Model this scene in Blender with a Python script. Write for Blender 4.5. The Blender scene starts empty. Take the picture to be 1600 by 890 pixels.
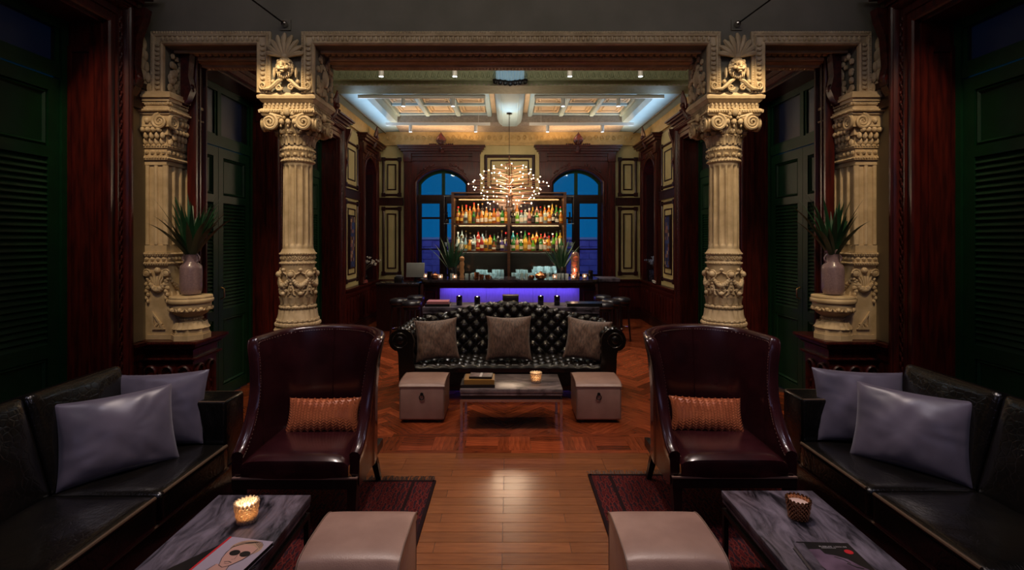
import bpy, bmesh, math, random
from math import pi, sin, cos, tan, sqrt, radians
from mathutils import Vector, Matrix

S = bpy.context.scene
COL = S.collection

# ------------------------------------------------------------------ camera, sky, exposure, room lights
cam_d = bpy.data.cameras.new('camera')
cam_d.sensor_width = 36.0
cam_d.lens = 17.55
cam_d.shift_x = 0.0031
cam_d.shift_y = -0.0456
cam_d.clip_start = 0.05
cam_o = bpy.data.objects.new('camera', cam_d)
cam_o.location = (-0.02, 0.0, 1.9)
cam_o.rotation_euler = (radians(90), 0, 0)
COL.objects.link(cam_o)
S.camera = cam_o

S.view_settings.view_transform = 'Standard'
S.view_settings.look = 'None'
S.view_settings.gamma = 1.0
S.view_settings.use_curve_mapping = False
S.view_settings.exposure = 0.0
S.cycles.max_bounces = 6
S.cycles.diffuse_bounces = 2
S.cycles.glossy_bounces = 3
S.cycles.transparent_max_bounces = 8
S.cycles.sample_clamp_indirect = 4.0
S.cycles.caustics_reflective = False
S.cycles.caustics_refractive = False

world = bpy.data.worlds.new('dusk_sky')
S.world = world
world.use_nodes = True
_bg = world.node_tree.nodes['Background']
_bg.inputs[0].default_value = (0.006, 0.23, 0.58, 1)
_bg.inputs[1].default_value = 0.50


def lamp(kind, name, loc, power, color, target=None, size=None, size_y=None, spot=60, blend=0.4, soft=0.05):
    d = bpy.data.lights.new(name, kind)
    d.energy = power
    d.color = color
    if kind == 'AREA':
        d.shape = 'RECTANGLE'
        d.size = size
        d.size_y = size_y or size
    elif kind == 'SPOT':
        d.spot_size = radians(spot)
        d.spot_blend = blend
        d.shadow_soft_size = soft
    else:
        d.shadow_soft_size = soft
    o = bpy.data.objects.new(name, d)
    o.location = loc
    if target is not None:
        o.rotation_euler = (Vector(target) - Vector(loc)).to_track_quat('-Z', 'Y').to_euler()
    COL.objects.link(o)
    return o


WARM = (1.0, 0.72, 0.42)
SOFT = (1.0, 0.86, 0.78)
COOL = (0.62, 0.82, 1.0)
# ceiling lights and added fill lamps over the front half (above the frame)
for _sx in (-1, 1):
    lamp('SPOT', 'ceiling_light', (_sx * 1.30, 3.55, 4.70), 240, (1.0, 0.82, 0.74), (_sx * 1.30, 3.35, 0), spot=66, blend=0.7, soft=0.2)
    lamp('SPOT', 'sofa_spot', (_sx * 1.3, 2.2, 4.6), 90, (0.92, 0.84, 0.98), (_sx * 2.45, 3.0, 0.6), spot=46, blend=0.9, soft=0.12)  # unseen spots added to bring highlights onto the side sofas
    lamp('SPOT', 'pilaster_spot', (_sx * 2.75, 2.7, 4.55), 150, WARM, (_sx * 3.28, 4.72, 1.95), spot=42, blend=0.85, soft=0.05)
for _sx in (-1, 1):
    lamp('SPOT', 'column_spot', (_sx * 1.45, 1.9, 4.6), 150, (1.0, 0.76, 0.48), (_sx * 2.09, 4.75, 2.1), spot=38, blend=0.9, soft=0.05)  # unseen spots added to brighten the free-standing columns
lamp('AREA', 'beam_washer', (0.0, 2.6, 4.70), 9, (1.0, 0.94, 0.84), (0.0, 4.6, 3.9), 4.5, 0.1)  # added fill that lifts the wall above the beam
lamp('SPOT', 'beam_downlight', (0.0, 5.35, 4.55), 120, (1.0, 0.74, 0.50), (0.0, 6.0, 0.55), spot=50, blend=0.8, soft=0.06)
for _sx in (-1, 1):
    lamp('AREA', 'wall_washer', (_sx * 3.05, 1.7, 4.65), 7, (0.78, 0.72, 1.0), (_sx * 1.5, 3.2, 0.4), 0.45, 0.45)  # unseen lavender lamps added for highlights on seats and pillows
lamp('SPOT', 'aisle_spot', (0.0, 3.6, 4.65), 120, (1.0, 0.86, 0.74), (0.0, 3.2, 0), spot=58, blend=0.9, soft=0.12)
lamp('AREA', 'rear_window_light', (0.0, -1.9, 3.2), 8, (0.55, 0.55, 1.0), (0.0, 3.0, 0.6), 2.4, 1.2)  # unseen cool fill added behind the camera; no window there
# unseen lamps added over door heads and behind the beam, washing the rear ceiling
for _sx in (-1, 1):
    lamp('AREA', 'cove_light', (_sx * 2.74, 10.0, 4.12), 9, COOL, (_sx * 1.9, 10.0, 4.8), 2.6, 0.06)
    lamp('AREA', 'cove_light', (_sx * 1.65, 11.52, 4.12), 13, (1.0, 0.62, 0.30), (_sx * 1.6, 11.2, 4.8), 1.8, 0.06)
lamp('AREA', 'beam_cove_light', (0.0, 5.35, 4.30), 34, (1.0, 0.92, 0.70), (0.0, 8.3, 4.62), 4.4, 0.08)
lamp('SPOT', 'bracket_light', (0.0, 5.5, 4.30), 60, (0.35, 0.68, 1.0), (0.0, 8.1, 4.58), spot=13, blend=0.5, soft=0.02)  # added blue spot aimed at the beam bracket


# ------------------------------------------------------------------ mesh helpers
ID = lambda p: p


class G:
    """collects faces and links them as one mesh object"""

    def __init__(self):
        self.v = []
        self.f = []

    def add(self, vs, fs):
        b = len(self.v)
        self.v.extend(vs)
        self.f.extend([tuple(i + b for i in q) for q in fs])
        return self

    def box(self, x0, x1, y0, y1, z0, z1, m=ID):
        p = [(x0, y0, z0), (x1, y0, z0), (x1, y1, z0), (x0, y1, z0), (x0, y0, z1), (x1, y0, z1), (x1, y1, z1), (x0, y1, z1)]
        return self.add([m(q) for q in p], [(0, 3, 2, 1), (4, 5, 6, 7), (0, 1, 5, 4), (1, 2, 6, 5), (2, 3, 7, 6), (3, 0, 4, 7)])

    def taper(self, c0, s0, c1, s1, m=ID):
        """a four sided tapering bar from rectangle s0 at c0 to s1 at c1"""
        p = []
        for c, s in ((c0, s0), (c1, s1)):
            for a, b in ((-1, -1), (1, -1), (1, 1), (-1, 1)):
                p.append((c[0] + a * s[0] / 2, c[1] + b * s[1] / 2, c[2]))
        return self.add([m(q) for q in p], [(0, 3, 2, 1), (4, 5, 6, 7), (0, 1, 5, 4), (1, 2, 6, 5), (2, 3, 7, 6), (3, 0, 4, 7)])

    def rbox(self, x0, x1, y0, y1, z0, z1, r=0.02, seg=3, m=ID):
        bm = bmesh.new()
        bmesh.ops.create_cube(bm, size=1)
        for w in bm.verts:
            w.co = Vector(((x0 + x1) / 2 + w.co.x * (x1 - x0), (y0 + y1) / 2 + w.co.y * (y1 - y0), (z0 + z1) / 2 + w.co.z * (z1 - z0)))
        bmesh.ops.bevel(bm, geom=bm.edges[:], offset=r, segments=seg, profile=0.5, affect='EDGES')
        bm.verts.index_update()
        self.add([m(tuple(w.co)) for w in bm.verts], [tuple(w.index for w in q.verts) for q in bm.faces])
        bm.free()
        return self

    def lathe(self, prof, n=24, c=(0, 0, 0), m=ID, rf=None, a0=0.0, a1=2 * pi, caps=True):
        full = abs(a1 - a0 - 2 * pi) < 1e-6
        k = n if full else n + 1
        vs, fs = [], []
        for (r, z) in prof:
            for i in range(k):
                a = a0 + (a1 - a0) * i / n
                q = r if rf is None else rf(r, z, a)
                vs.append(m((c[0] + q * cos(a), c[1] + q * sin(a), c[2] + z)))
        for j in range(len(prof) - 1):
            for i in range(n):
                i2 = (i + 1) % k
                fs.append((j * k + i, j * k + i2, (j + 1) * k + i2, (j + 1) * k + i))
        if caps and full:
            if prof[0][0] > 1e-5:
                fs.append(tuple(range(k - 1, -1, -1)))
            if prof[-1][0] > 1e-5:
                fs.append(tuple((len(prof) - 1) * k + i for i in range(k)))
        return self.add(vs, fs)

    def tube(self, pts, r, n=8, closed=False, m=ID, flat=1.0):
        P = [Vector(p) for p in pts]
        N = len(P)
        vs, fs = [], []
        up = None
        for i in range(N):
            if closed:
                t = P[(i + 1) % N] - P[i - 1]
            else:
                t = P[min(i + 1, N - 1)] - P[max(i - 1, 0)]
            t.normalize()
            if up is None:
                up = Vector((0, 0, 1)) if abs(t.z) < 0.9 else Vector((1, 0, 0))
            a = t.cross(up)
            a.normalize()
            b = a.cross(t)
            up = b
            ri = r[i] if isinstance(r, (list, tuple)) else r
            for k in range(n):
                w = 2 * pi * k / n
                vs.append(m(tuple(P[i] + a * (ri * cos(w)) + b * (ri * flat * sin(w)))))
        for i in range(N if closed else N - 1):
            j = (i + 1) % N
            for k in range(n):
                k2 = (k + 1) % n
                fs.append((i * n + k, i * n + k2, j * n + k2, j * n + k))
        if not closed:
            fs.append(tuple(range(n - 1, -1, -1)))
            fs.append(tuple((N - 1) * n + k for k in range(n)))
        return self.add(vs, fs)

    def ell(self, c, r, nu=8, nv=5, m=ID):
        if not isinstance(r, (tuple, list)):
            r = (r, r, r)
        vs = [m((c[0], c[1], c[2] - r[2]))]
        for j in range(1, nv):
            t = -pi / 2 + pi * j / nv
            for i in range(nu):
                a = 2 * pi * i / nu
                vs.append(m((c[0] + r[0] * cos(t) * cos(a), c[1] + r[1] * cos(t) * sin(a), c[2] + r[2] * sin(t))))
        vs.append(m((c[0], c[1], c[2] + r[2])))
        fs = []
        for i in range(nu):
            fs.append((0, 1 + (i + 1) % nu, 1 + i))
            top = len(vs) - 1
            fs.append((top, 1 + (nv - 2) * nu + i, 1 + (nv - 2) * nu + (i + 1) % nu))
        for j in range(nv - 2):
            for i in range(nu):
                i2 = (i + 1) % nu
                fs.append((1 + j * nu + i, 1 + j * nu + i2, 1 + (j + 1) * nu + i2, 1 + (j + 1) * nu + i))
        return self.add(vs, fs)

    def prism(self, poly, d0, d1, m):
        n = len(poly)
        vs = [m((p[0], p[1], d0)) for p in poly] + [m((p[0], p[1], d1)) for p in poly]
        fs = [tuple(range(n - 1, -1, -1)), tuple(range(n, 2 * n))]
        for i in range(n):
            j = (i + 1) % n
            fs.append((i, j, n + j, n + i))
        return self.add(vs, fs)

    def grid(self, fn, nu, nv, cu=False, cv=False):
        ku, kv = (nu if cu else nu + 1), (nv if cv else nv + 1)
        vs = [fn(i / nu, j / nv) for j in range(kv) for i in range(ku)]
        fs = []
        for j in range(nv):
            for i in range(nu):
                i2, j2 = (i + 1) % ku, (j + 1) % kv
                fs.append((j * ku + i, j * ku + i2, j2 * ku + i2, j2 * ku + i))
        return self.add(vs, fs)

    def sweep(self, path, prof, m, closed=False):
        """prof (a, b): a goes sideways (to the left of travel) in the plane of path, b out of it; mitred corners"""
        P = [Vector(p) for p in path]
        N = len(P)
        vs, fs = [], []
        k = len(prof)
        for i in range(N):
            d1 = (P[i] - P[i - 1]).normalized() if (closed or i > 0) else None
            d2 = (P[(i + 1) % N] - P[i]).normalized() if (closed or i < N - 1) else None
            if d1 is None:
                d1 = d2
            if d2 is None:
                d2 = d1
            n1, n2 = Vector((-d1.y, d1.x)), Vector((-d2.y, d2.x))
            nn = (n1 + n2) / max(0.3, 1 + n1.dot(n2))
            for a, b in prof:
                q = P[i] + nn * a
                vs.append(m((q.x, q.y, b)))
        for i in range(N if closed else N - 1):
            j = (i + 1) % N
            for t in range(k - 1):
                fs.append((i * k + t, i * k + t + 1, j * k + t + 1, j * k + t))
        if not closed:
            fs.append(tuple(range(k)))
            fs.append(tuple((N - 1) * k + t for t in range(k - 1, -1, -1)))
        return self.add(vs, fs)

    def mesh(self, name, mt, sharp=40):
        me = bpy.data.meshes.new(name)
        me.from_pydata(self.v, [], self.f)
        bm = bmesh.new()
        bm.from_mesh(me)
        bmesh.ops.recalc_face_normals(bm, faces=bm.faces[:])
        bm.to_mesh(me)
        bm.free()
        me.materials.append(mt)
        if sharp:
            me.shade_smooth()
            me.set_sharp_from_angle(angle=radians(sharp))
        return me

    def build(self, name, mt, parent=None, sharp=40, label=None, kind=None, loc=None, rot=None):
        o = bpy.data.objects.new(name, self.mesh(name, mt, sharp))
        COL.objects.link(o)
        if parent is not None:
            o.parent = parent
        if label:
            o['label'] = label
        if kind:
            o['kind'] = kind
        if loc:
            o.location = loc
        if rot:
            o.rotation_euler = rot
        return o


def tag(o, label, cat, group=None):
    o['label'] = label
    o['category'] = cat
    if group:
        o['group'] = group
    return o


def thing(name, label, cat, loc=(0, 0, 0), rz=0.0, group=None):
    o = bpy.data.objects.new(name, None)
    o.empty_display_size = 0.1
    o.location = loc
    o.rotation_euler = (0, 0, rz)
    COL.objects.link(o)
    return tag(o, label, cat, group)


def struct(name, loc=(0, 0, 0)):
    o = bpy.data.objects.new(name, None)
    o.location = loc
    COL.objects.link(o)
    o['kind'] = 'structure'
    return o


KIDS = {}


def copy_tree(o, parent=None, depth=0):
    c = o.copy()
    COL.objects.link(c)
    if parent is not None:
        c.parent = parent
    if depth < 3:
        for k in [x for x in bpy.data.objects if x.parent == o]:
            copy_tree(k, c, depth + 1)
    return c


def dup(o, label, loc, rz=None, mirror=False, group=None, scale=None):
    c = copy_tree(o)
    c['label'] = label
    c.location = loc
    if rz is not None:
        c.rotation_euler = (0, 0, rz)
    if group:
        c['group'] = group
    if scale:
        c.scale = scale
    return c


def place(o, name, parent, loc, rot=(0, 0, 0), scale=None):
    """another child that shares the mesh of o"""
    c = bpy.data.objects.new(name, o.data)
    COL.objects.link(c)
    c.parent = parent
    c.location = loc
    c.rotation_euler = rot
    if scale:
        c.scale = scale
    return c


# ------------------------------------------------------------------ materials
def nodes_of(mt):
    mt.use_nodes = True
    return mt.node_tree.nodes, mt.node_tree.links


def mat(name, col, rough=0.5, metal=0.0, col2=None, scale=6.0, stretch=(1, 1, 1), detail=3.0, bump=0.0, bscale=40.0, bkind='NOISE',
        coat=0.0, spec=0.5, sheen=0.0, emit=None, estr=0.0, island=0.0, sub=0.0, rvar=0.0, lo=0.35, hi=0.65, uv=False, aniso=0.0):
    mt = bpy.data.materials.new(name)
    N, L = nodes_of(mt)
    b = N['Principled BSDF']
    b.inputs['Base Color'].default_value = (*col, 1)
    b.inputs['Roughness'].default_value = rough
    b.inputs['Metallic'].default_value = metal
    b.inputs['Specular IOR Level'].default_value = spec
    b.inputs['Coat Weight'].default_value = coat
    b.inputs['Coat Roughness'].default_value = 0.12
    b.inputs['Sheen Weight'].default_value = sheen
    if emit:
        b.inputs['Emission Color'].default_value = (*emit, 1)
        b.inputs['Emission Strength'].default_value = estr
    tc = N.new('ShaderNodeTexCoord')
    mp = N.new('ShaderNodeMapping')
    mp.inputs['Scale'].default_value = stretch
    L.new(tc.outputs['UV' if uv else 'Object'], mp.inputs['Vector'])
    if col2 is not None:
        nz = N.new('ShaderNodeTexNoise')
        nz.inputs['Scale'].default_value = scale
        nz.inputs['Detail'].default_value = detail
        L.new(mp.outputs['Vector'], nz.inputs['Vector'])
        cr = N.new('ShaderNodeValToRGB')
        cr.color_ramp.elements[0].position = lo
        cr.color_ramp.elements[0].color = (*col, 1)
        cr.color_ramp.elements[1].position = hi
        cr.color_ramp.elements[1].color = (*col2, 1)
        L.new(nz.outputs['Fac'], cr.inputs['Fac'])
        out = cr.outputs['Color']
        if island:
            gi = N.new('ShaderNodeNewGeometry')
            oi = N.new('ShaderNodeObjectInfo')
            ad = N.new('ShaderNodeMath')
            ad.operation = 'ADD'
            L.new(gi.outputs['Random Per Island'], ad.inputs[0])
            L.new(oi.outputs['Random'], ad.inputs[1])
            fr = N.new('ShaderNodeMath')
            fr.operation = 'FRACT'
            L.new(ad.outputs[0], fr.inputs[0])
            mr = N.new('ShaderNodeMapRange')
            mr.inputs['To Min'].default_value = 1 - island
            mr.inputs['To Max'].default_value = 1 + island
            L.new(fr.outputs[0], mr.inputs['Value'])
            hs = N.new('ShaderNodeHueSaturation')
            L.new(out, hs.inputs['Color'])
            L.new(mr.outputs[0], hs.inputs['Value'])
            out = hs.outputs['Color']
        L.new(out, b.inputs['Base Color'])
        if rvar:
            mr2 = N.new('ShaderNodeMapRange')
            mr2.inputs['To Min'].default_value = rough - rvar
            mr2.inputs['To Max'].default_value = rough + rvar
            L.new(nz.outputs['Fac'], mr2.inputs['Value'])
            L.new(mr2.outputs[0], b.inputs['Roughness'])
    if bump:
        if bkind == 'NOISE':
            t = N.new('ShaderNodeTexNoise')
            t.inputs['Detail'].default_value = 4
            oo = t.outputs['Fac']
        else:
            t = N.new('ShaderNodeTexVoronoi')
            t.feature = 'DISTANCE_TO_EDGE' if bkind == 'CELLS' else 'F1'
            oo = t.outputs['Distance']
        t.inputs['Scale'].default_value = bscale
        L.new(mp.outputs['Vector'], t.inputs['Vector'])
        if bkind == 'CELLS':
            cl = N.new('ShaderNodeMapRange')
            cl.inputs['From Max'].default_value = 0.12
            L.new(oo, cl.inputs['Value'])
            oo = cl.outputs[0]
        bp = N.new('ShaderNodeBump')
        bp.inputs['Strength'].default_value = bump
        bp.inputs['Distance'].default_value = 0.004
        L.new(oo, bp.inputs['Height'])
        L.new(bp.outputs['Normal'], b.inputs['Normal'])
    return mt


def glow(name, col, s):
    mt = bpy.data.materials.new(name)
    N, L = nodes_of(mt)
    N.remove(N['Principled BSDF'])
    e = N.new('ShaderNodeEmission')
    e.inputs[0].default_value = (*col, 1)
    e.inputs[1].default_value = s
    L.new(e.outputs[0], N['Material Output'].inputs[0])
    return mt


def clear(name, col, gloss=0.12, rough=0.03, body=0.0):
    """thin glass: see-through with a reflection and a little body colour of its own"""
    mt = bpy.data.materials.new(name)
    N, L = nodes_of(mt)
    N.remove(N['Principled BSDF'])
    t = N.new('ShaderNodeBsdfTransparent')
    t.inputs[0].default_value = (*col, 1)
    g = N.new('ShaderNodeBsdfGlossy')
    g.inputs['Roughness'].default_value = rough
    mx = N.new('ShaderNodeMixShader')
    lw = N.new('ShaderNodeLayerWeight')
    lw.inputs['Blend'].default_value = 0.25
    mr = N.new('ShaderNodeMapRange')
    mr.inputs['To Min'].default_value = gloss * 0.35
    mr.inputs['To Max'].default_value = min(1, gloss * 4)
    L.new(lw.outputs['Facing'], mr.inputs['Value'])
    L.new(mr.outputs[0], mx.inputs[0])
    L.new(t.outputs[0], mx.inputs[1])
    L.new(g.outputs[0], mx.inputs[2])
    out = mx
    if body:
        d = N.new('ShaderNodeBsdfTranslucent')
        d.inputs[0].default_value = (*col, 1)
        d2 = N.new('ShaderNodeBsdfDiffuse')
        d2.inputs[0].default_value = (*col, 1)
        a = N.new('ShaderNodeMixShader')
        a.inputs[0].default_value = 0.5
        L.new(d.outputs[0], a.inputs[1])
        L.new(d2.outputs[0], a.inputs[2])
        m2 = N.new('ShaderNodeMixShader')
        m2.inputs[0].default_value = body
        L.new(mx.outputs[0], m2.inputs[1])
        L.new(a.outputs[0], m2.inputs[2])
        out = m2
    L.new(out.outputs[0], N['Material Output'].inputs[0])
    return mt


def marble(name, dark, light, scale=3.0, stretch=(1, 1, 1)):
    mt = bpy.data.materials.new(name)
    N, L = nodes_of(mt)
    b = N['Principled BSDF']
    b.inputs['Roughness'].default_value = 0.28
    tc = N.new('ShaderNodeTexCoord')
    mp = N.new('ShaderNodeMapping')
    mp.inputs['Scale'].default_value = stretch
    mp.inputs['Rotation'].default_value = (0, 0, 0.3)
    L.new(tc.outputs['Object'], mp.inputs['Vector'])
    nz = N.new('ShaderNodeTexNoise')
    nz.inputs['Scale'].default_value = scale
    nz.inputs['Detail'].default_value = 8
    nz.inputs['Roughness'].default_value = 0.65
    nz.inputs['Distortion'].default_value = 1.1
    L.new(mp.outputs['Vector'], nz.inputs['Vector'])
    cr = N.new('ShaderNodeValToRGB')
    e = cr.color_ramp.elements
    e[0].position, e[0].color = 0.38, (*dark, 1)
    e[1].position, e[1].color = 0.66, (*light, 1)
    k = cr.color_ramp.elements.new(0.5)
    k.color = (*[(a * 0.55 + c * 0.45) for a, c in zip(dark, light)], 1)
    L.new(nz.outputs['Fac'], cr.inputs['Fac'])
    L.new(cr.outputs['Color'], b.inputs['Base Color'])
    return mt


M_PLASTER = mat('wall_paint', (0.22, 0.20, 0.15), 0.75, col2=(0.18, 0.165, 0.12), scale=3, bump=0.08, bscale=60)
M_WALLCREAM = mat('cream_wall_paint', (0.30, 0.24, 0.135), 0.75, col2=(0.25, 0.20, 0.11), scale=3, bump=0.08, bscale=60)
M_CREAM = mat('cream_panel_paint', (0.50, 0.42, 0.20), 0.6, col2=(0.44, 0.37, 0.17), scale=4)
M_STONE = mat('cream_carved_plaster', (0.72, 0.56, 0.34), 0.62, col2=(0.55, 0.41, 0.23), scale=9, bump=0.15, bscale=60)
M_MAHOG = mat('mahogany', (0.075, 0.0085, 0.005), 0.34, col2=(0.028, 0.0035, 0.003), scale=5, stretch=(6, 6, 0.7), bump=0.05, bscale=20, coat=0.06, spec=0.35)
M_MAHOGD = mat('dark_mahogany', (0.030, 0.005, 0.0035), 0.36, col2=(0.014, 0.003, 0.0025), scale=5, stretch=(6, 6, 0.7), spec=0.35)
M_CARVE = mat('carved_mahogany', (0.085, 0.012, 0.008), 0.34, col2=(0.03, 0.005, 0.004), scale=20, bump=0.6, bscale=50)
M_GREEN = mat('green_shutter_paint', (0.003, 0.034, 0.011), 0.45, col2=(0.0025, 0.026, 0.009), scale=8, spec=0.3)
M_BLACK = mat('near_black_void', (0.004, 0.004, 0.004), 0.7)
M_FRIEZE = mat('ochre_frieze_plaster', (0.62, 0.42, 0.17), 0.65, col2=(0.52, 0.34, 0.13), scale=12, bump=0.8, bscale=22)
M_SAGE = mat('sage_plaster', (0.30, 0.32, 0.20), 0.6, col2=(0.24, 0.26, 0.16), scale=14, bump=0.6, bscale=30)
M_PALEBLUE = mat('pale_blue_ceiling_paint', (0.42, 0.58, 0.66), 0.6, col2=(0.38, 0.54, 0.62), scale=5)  # blue light on ribs and middle beam put into the colour
M_COFFER = mat('cream_coffer_paint', (0.62, 0.50, 0.36), 0.65, col2=(0.55, 0.43, 0.30), scale=5)
M_GREYTRIM = mat('grey_relief_plaster', (0.36, 0.31, 0.27), 0.65, col2=(0.28, 0.24, 0.21), scale=20, bump=0.7, bscale=30)
M_PANE = clear('window_pane', (0.80, 0.86, 0.92), 0.10)
M_DIMPANE = clear('navy_textured_pane', (0.16, 0.10, 0.13), 0.10, 0.3)  # textured glass, tint darkened to stand for the dimmer view outside
M_CHROME = mat('chrome', (0.55, 0.52, 0.50), 0.12, 1.0)
M_BRASS = mat('aged_brass', (0.45, 0.26, 0.10), 0.3, 1.0)
M_IRON = mat('dark_iron', (0.012, 0.011, 0.011), 0.4, 0.6)
M_WHITE = mat('white_enamel', (0.62, 0.60, 0.58), 0.4)
M_SPOTGLOW = glow('spot_lens_light', (0.85, 0.93, 1.0), 14)
M_FLOORBASE = mat('floor_joint', (0.05, 0.018, 0.008), 0.6)
M_PLANK = mat('oiled_floor_wood', (0.30, 0.064, 0.020), 0.22, col2=(0.14, 0.026, 0.009), scale=4.5, stretch=(1.2, 9, 1), detail=6, island=0.45, uv=True, bump=0.06, bscale=14, rvar=0.08, lo=0.3, hi=0.7)
M_PLANKP = mat('polished_aisle_wood', (0.27, 0.088, 0.029), 0.22, col2=(0.18, 0.055, 0.019), scale=4.5, stretch=(1.2, 9, 1), detail=6, island=0.16, uv=True, bump=0.05, bscale=14, rvar=0.1, lo=0.3, hi=0.7)
M_OXBLOOD = mat('oxblood_leather', (0.042, 0.0085, 0.011), 0.24, col2=(0.026, 0.005, 0.007), scale=7, bump=0.08, bscale=160, bkind='F1', coat=0.45)
M_CROC = mat('black_embossed_leather', (0.0045, 0.0040, 0.0036), 0.22, col2=(0.008, 0.0065, 0.005), scale=6, bump=0.16, bscale=24, bkind='CELLS', stretch=(1, 2.2, 1), coat=0.2, spec=0.4)
M_CHEST = mat('black_tufted_leather', (0.008, 0.0062, 0.0055), 0.19, bump=0.15, bscale=60, spec=0.45)
M_TAUPE = mat('taupe_leather', (0.40, 0.245, 0.20), 0.36, col2=(0.33, 0.195, 0.16), scale=6, bump=0.1, bscale=150, bkind='F1')
M_STITCH = mat('tan_piping', (0.22, 0.13, 0.10), 0.5)
M_SATIN = mat('silver_satin', (0.15, 0.125, 0.165), 0.36, col2=(0.085, 0.072, 0.10), scale=4, sheen=0.3, bump=0.12, bscale=9)
M_TWEED = mat('brown_slub_fabric', (0.19, 0.105, 0.075), 0.6, col2=(0.075, 0.042, 0.032), scale=60, stretch=(1, 1, 0.35), sheen=0.3, bump=0.4, bscale=70)
M_LEGWOOD = mat('black_stained_wood', (0.012, 0.007, 0.006), 0.35)
M_MARBLE = marble('grey_marble', (0.012, 0.011, 0.015), (0.24, 0.20, 0.25), 2.6, (1.2, 4.6, 1.0))
M_MARBLEC = marble('grey_brown_marble', (0.06, 0.045, 0.045), (0.30, 0.24, 0.24), 3.4, (1.0, 2.6, 1.0))


# ------------------------------------------------------------------ the setting: walls, ceiling, floor
WF, WB, YC, YB, HC = 3.42, 3.15, 4.62, 11.86, 4.75     # wall faces front / rear, beam front, rear wall, ceiling
rnd = random.Random(7)


def smap(s, W):
    """side wall plane: (y, z, out of the wall)"""
    return lambda p: (s * (W - p[2]), p[0], p[1])


FRONT = lambda p: (p[0], YC - p[2], p[1])              # plane of the column screen
REAR = lambda p: (p[0], YB - p[2], p[1])               # rear wall plane


def holed(g, m, p0, p1, q0, q1, th, holes):
    x = p0
    for a, b, c, d in sorted(holes):
        if a > x:
            g.box(x, a, q0, q1, -th, 0, m)
        if c > q0:
            g.box(a, b, q0, c, -th, 0, m)
        if d < q1:
            g.box(a, b, d, q1, -th, 0, m)
        x = b
    if x < p1:
        g.box(x, p1, q0, q1, -th, 0, m)


DZ = 3.72
FD = (2.62, 4.18)
BD = ((5.10, 6.66), (7.55, 9.10))
BW = (10.62, 11.50)
for s, nm in ((-1, 'left'), (1, 'right')):
    g = G()
    holed(g, smap(s, WF), -2.6, YC + 0.5, 0, HC, 0.40, [(FD[0], FD[1], 0, DZ)])
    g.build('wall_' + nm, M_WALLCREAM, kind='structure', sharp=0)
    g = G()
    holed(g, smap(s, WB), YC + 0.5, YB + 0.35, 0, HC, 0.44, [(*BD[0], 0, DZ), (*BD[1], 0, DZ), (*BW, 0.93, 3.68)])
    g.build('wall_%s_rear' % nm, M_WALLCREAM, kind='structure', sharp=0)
g = G()
holed(g, REAR, -WB - 0.4, WB + 0.4, 0, HC, 0.35, [(-2.2, -1.01, 0.93, 3.56), (1.01, 2.2, 0.93, 3.56)])
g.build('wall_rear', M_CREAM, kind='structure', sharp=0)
G().box(-3.9, 3.9, -2.8, -2.6, 0, HC).build('wall_front', M_PLASTER, kind='structure', sharp=0)


def panel_frame(g, m, p0, p1, q0, q1, w=0.05, b=0.03):
    g.sweep([(p0, q0), (p0, q1), (p1, q1), (p1, q0)], [(-w, 0), (-w, b * 0.6), (-w * 0.6, b), (-w * 0.3, b), (0, b * 0.5), (0, 0)], m, closed=True)


CASE = [(0, 0), (0, 0.045), (0.012, 0.058), (0.03, 0.055), (0.04, 0.03), (0.095, 0.03), (0.10, 0.046), (0.115, 0.046), (0.12, 0.03),
        (0.168, 0.03), (0.172, 0.055), (0.186, 0.075), (0.20, 0.07), (0.21, 0.082), (0.232, 0.082), (0.24, 0.06), (0.24, 0)]


def crest(parent, m, p, q, b):
    """carved palmette crest standing on a head cornice"""
    g = G()
    for k in range(9):
        t = -1 + 2 * k / 8
        n = 7
        pts, rr = [], []
        for i in range(n):
            u = i / (n - 1)
            pts.append(m((p + 0.10 * t * sin(u * 2.4), q + 0.30 * u * (1 - 0.35 * abs(t)), b + 0.05 * u)))
            rr.append(0.020 * (1 - 0.6 * u) + 0.006)
        g.tube(pts, rr, 5)
    g.ell(m((p, q + 0.05, b + 0.05)), 0.05, 8, 5)
    for k in range(7):
        t = -1 + 2 * k / 6
        g.tube([m((p + 0.07 * t * u, q - 0.20 * u * (1 - 0.25 * abs(t)), b + 0.04 - 0.05 * u)) for u in (0, 0.4, 0.8, 1.0)], [0.02, 0.026, 0.014, 0.004], 5)
    for sg in (-1, 1):
        for k in range(4):
            g.ell(m((p + sg * (0.13 + 0.045 * k), q + 0.035, b)), (0.022, 0.022, 0.022), 6, 4)
    g.build('crest', M_CARVE, parent)


def louvers(parent, m, p0, p1, q0, q1, n, b, single):
    sub = G()
    proto = None
    for i in range(n):
        z = q0 + (q1 - q0) * (i + 0.5) / n
        h = (q1 - q0) / n
        t = G()
        pts = [(p0, z - h * 0.55, b - 0.004), (p1, z - h * 0.55, b - 0.004), (p1, z + h * 0.42, b - 0.036), (p0, z + h * 0.42, b - 0.036)]
        th = 0.008
        q = [m(x) for x in pts] + [m((x[0], x[1] - th, x[2] - th)) for x in pts]
        fs = [(0, 1, 2, 3), (7, 6, 5, 4), (0, 4, 5, 1), (1, 5, 6, 2), (2, 6, 7, 3), (3, 7, 4, 0)]
        if single:
            t.add(q, fs)
            t.build('louver', M_GREEN, parent, 0)
        else:
            sub.add(q, fs)
    if not single:
        sub.build('louver_bank', M_GREEN, parent, 0, kind='stuff')


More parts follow.
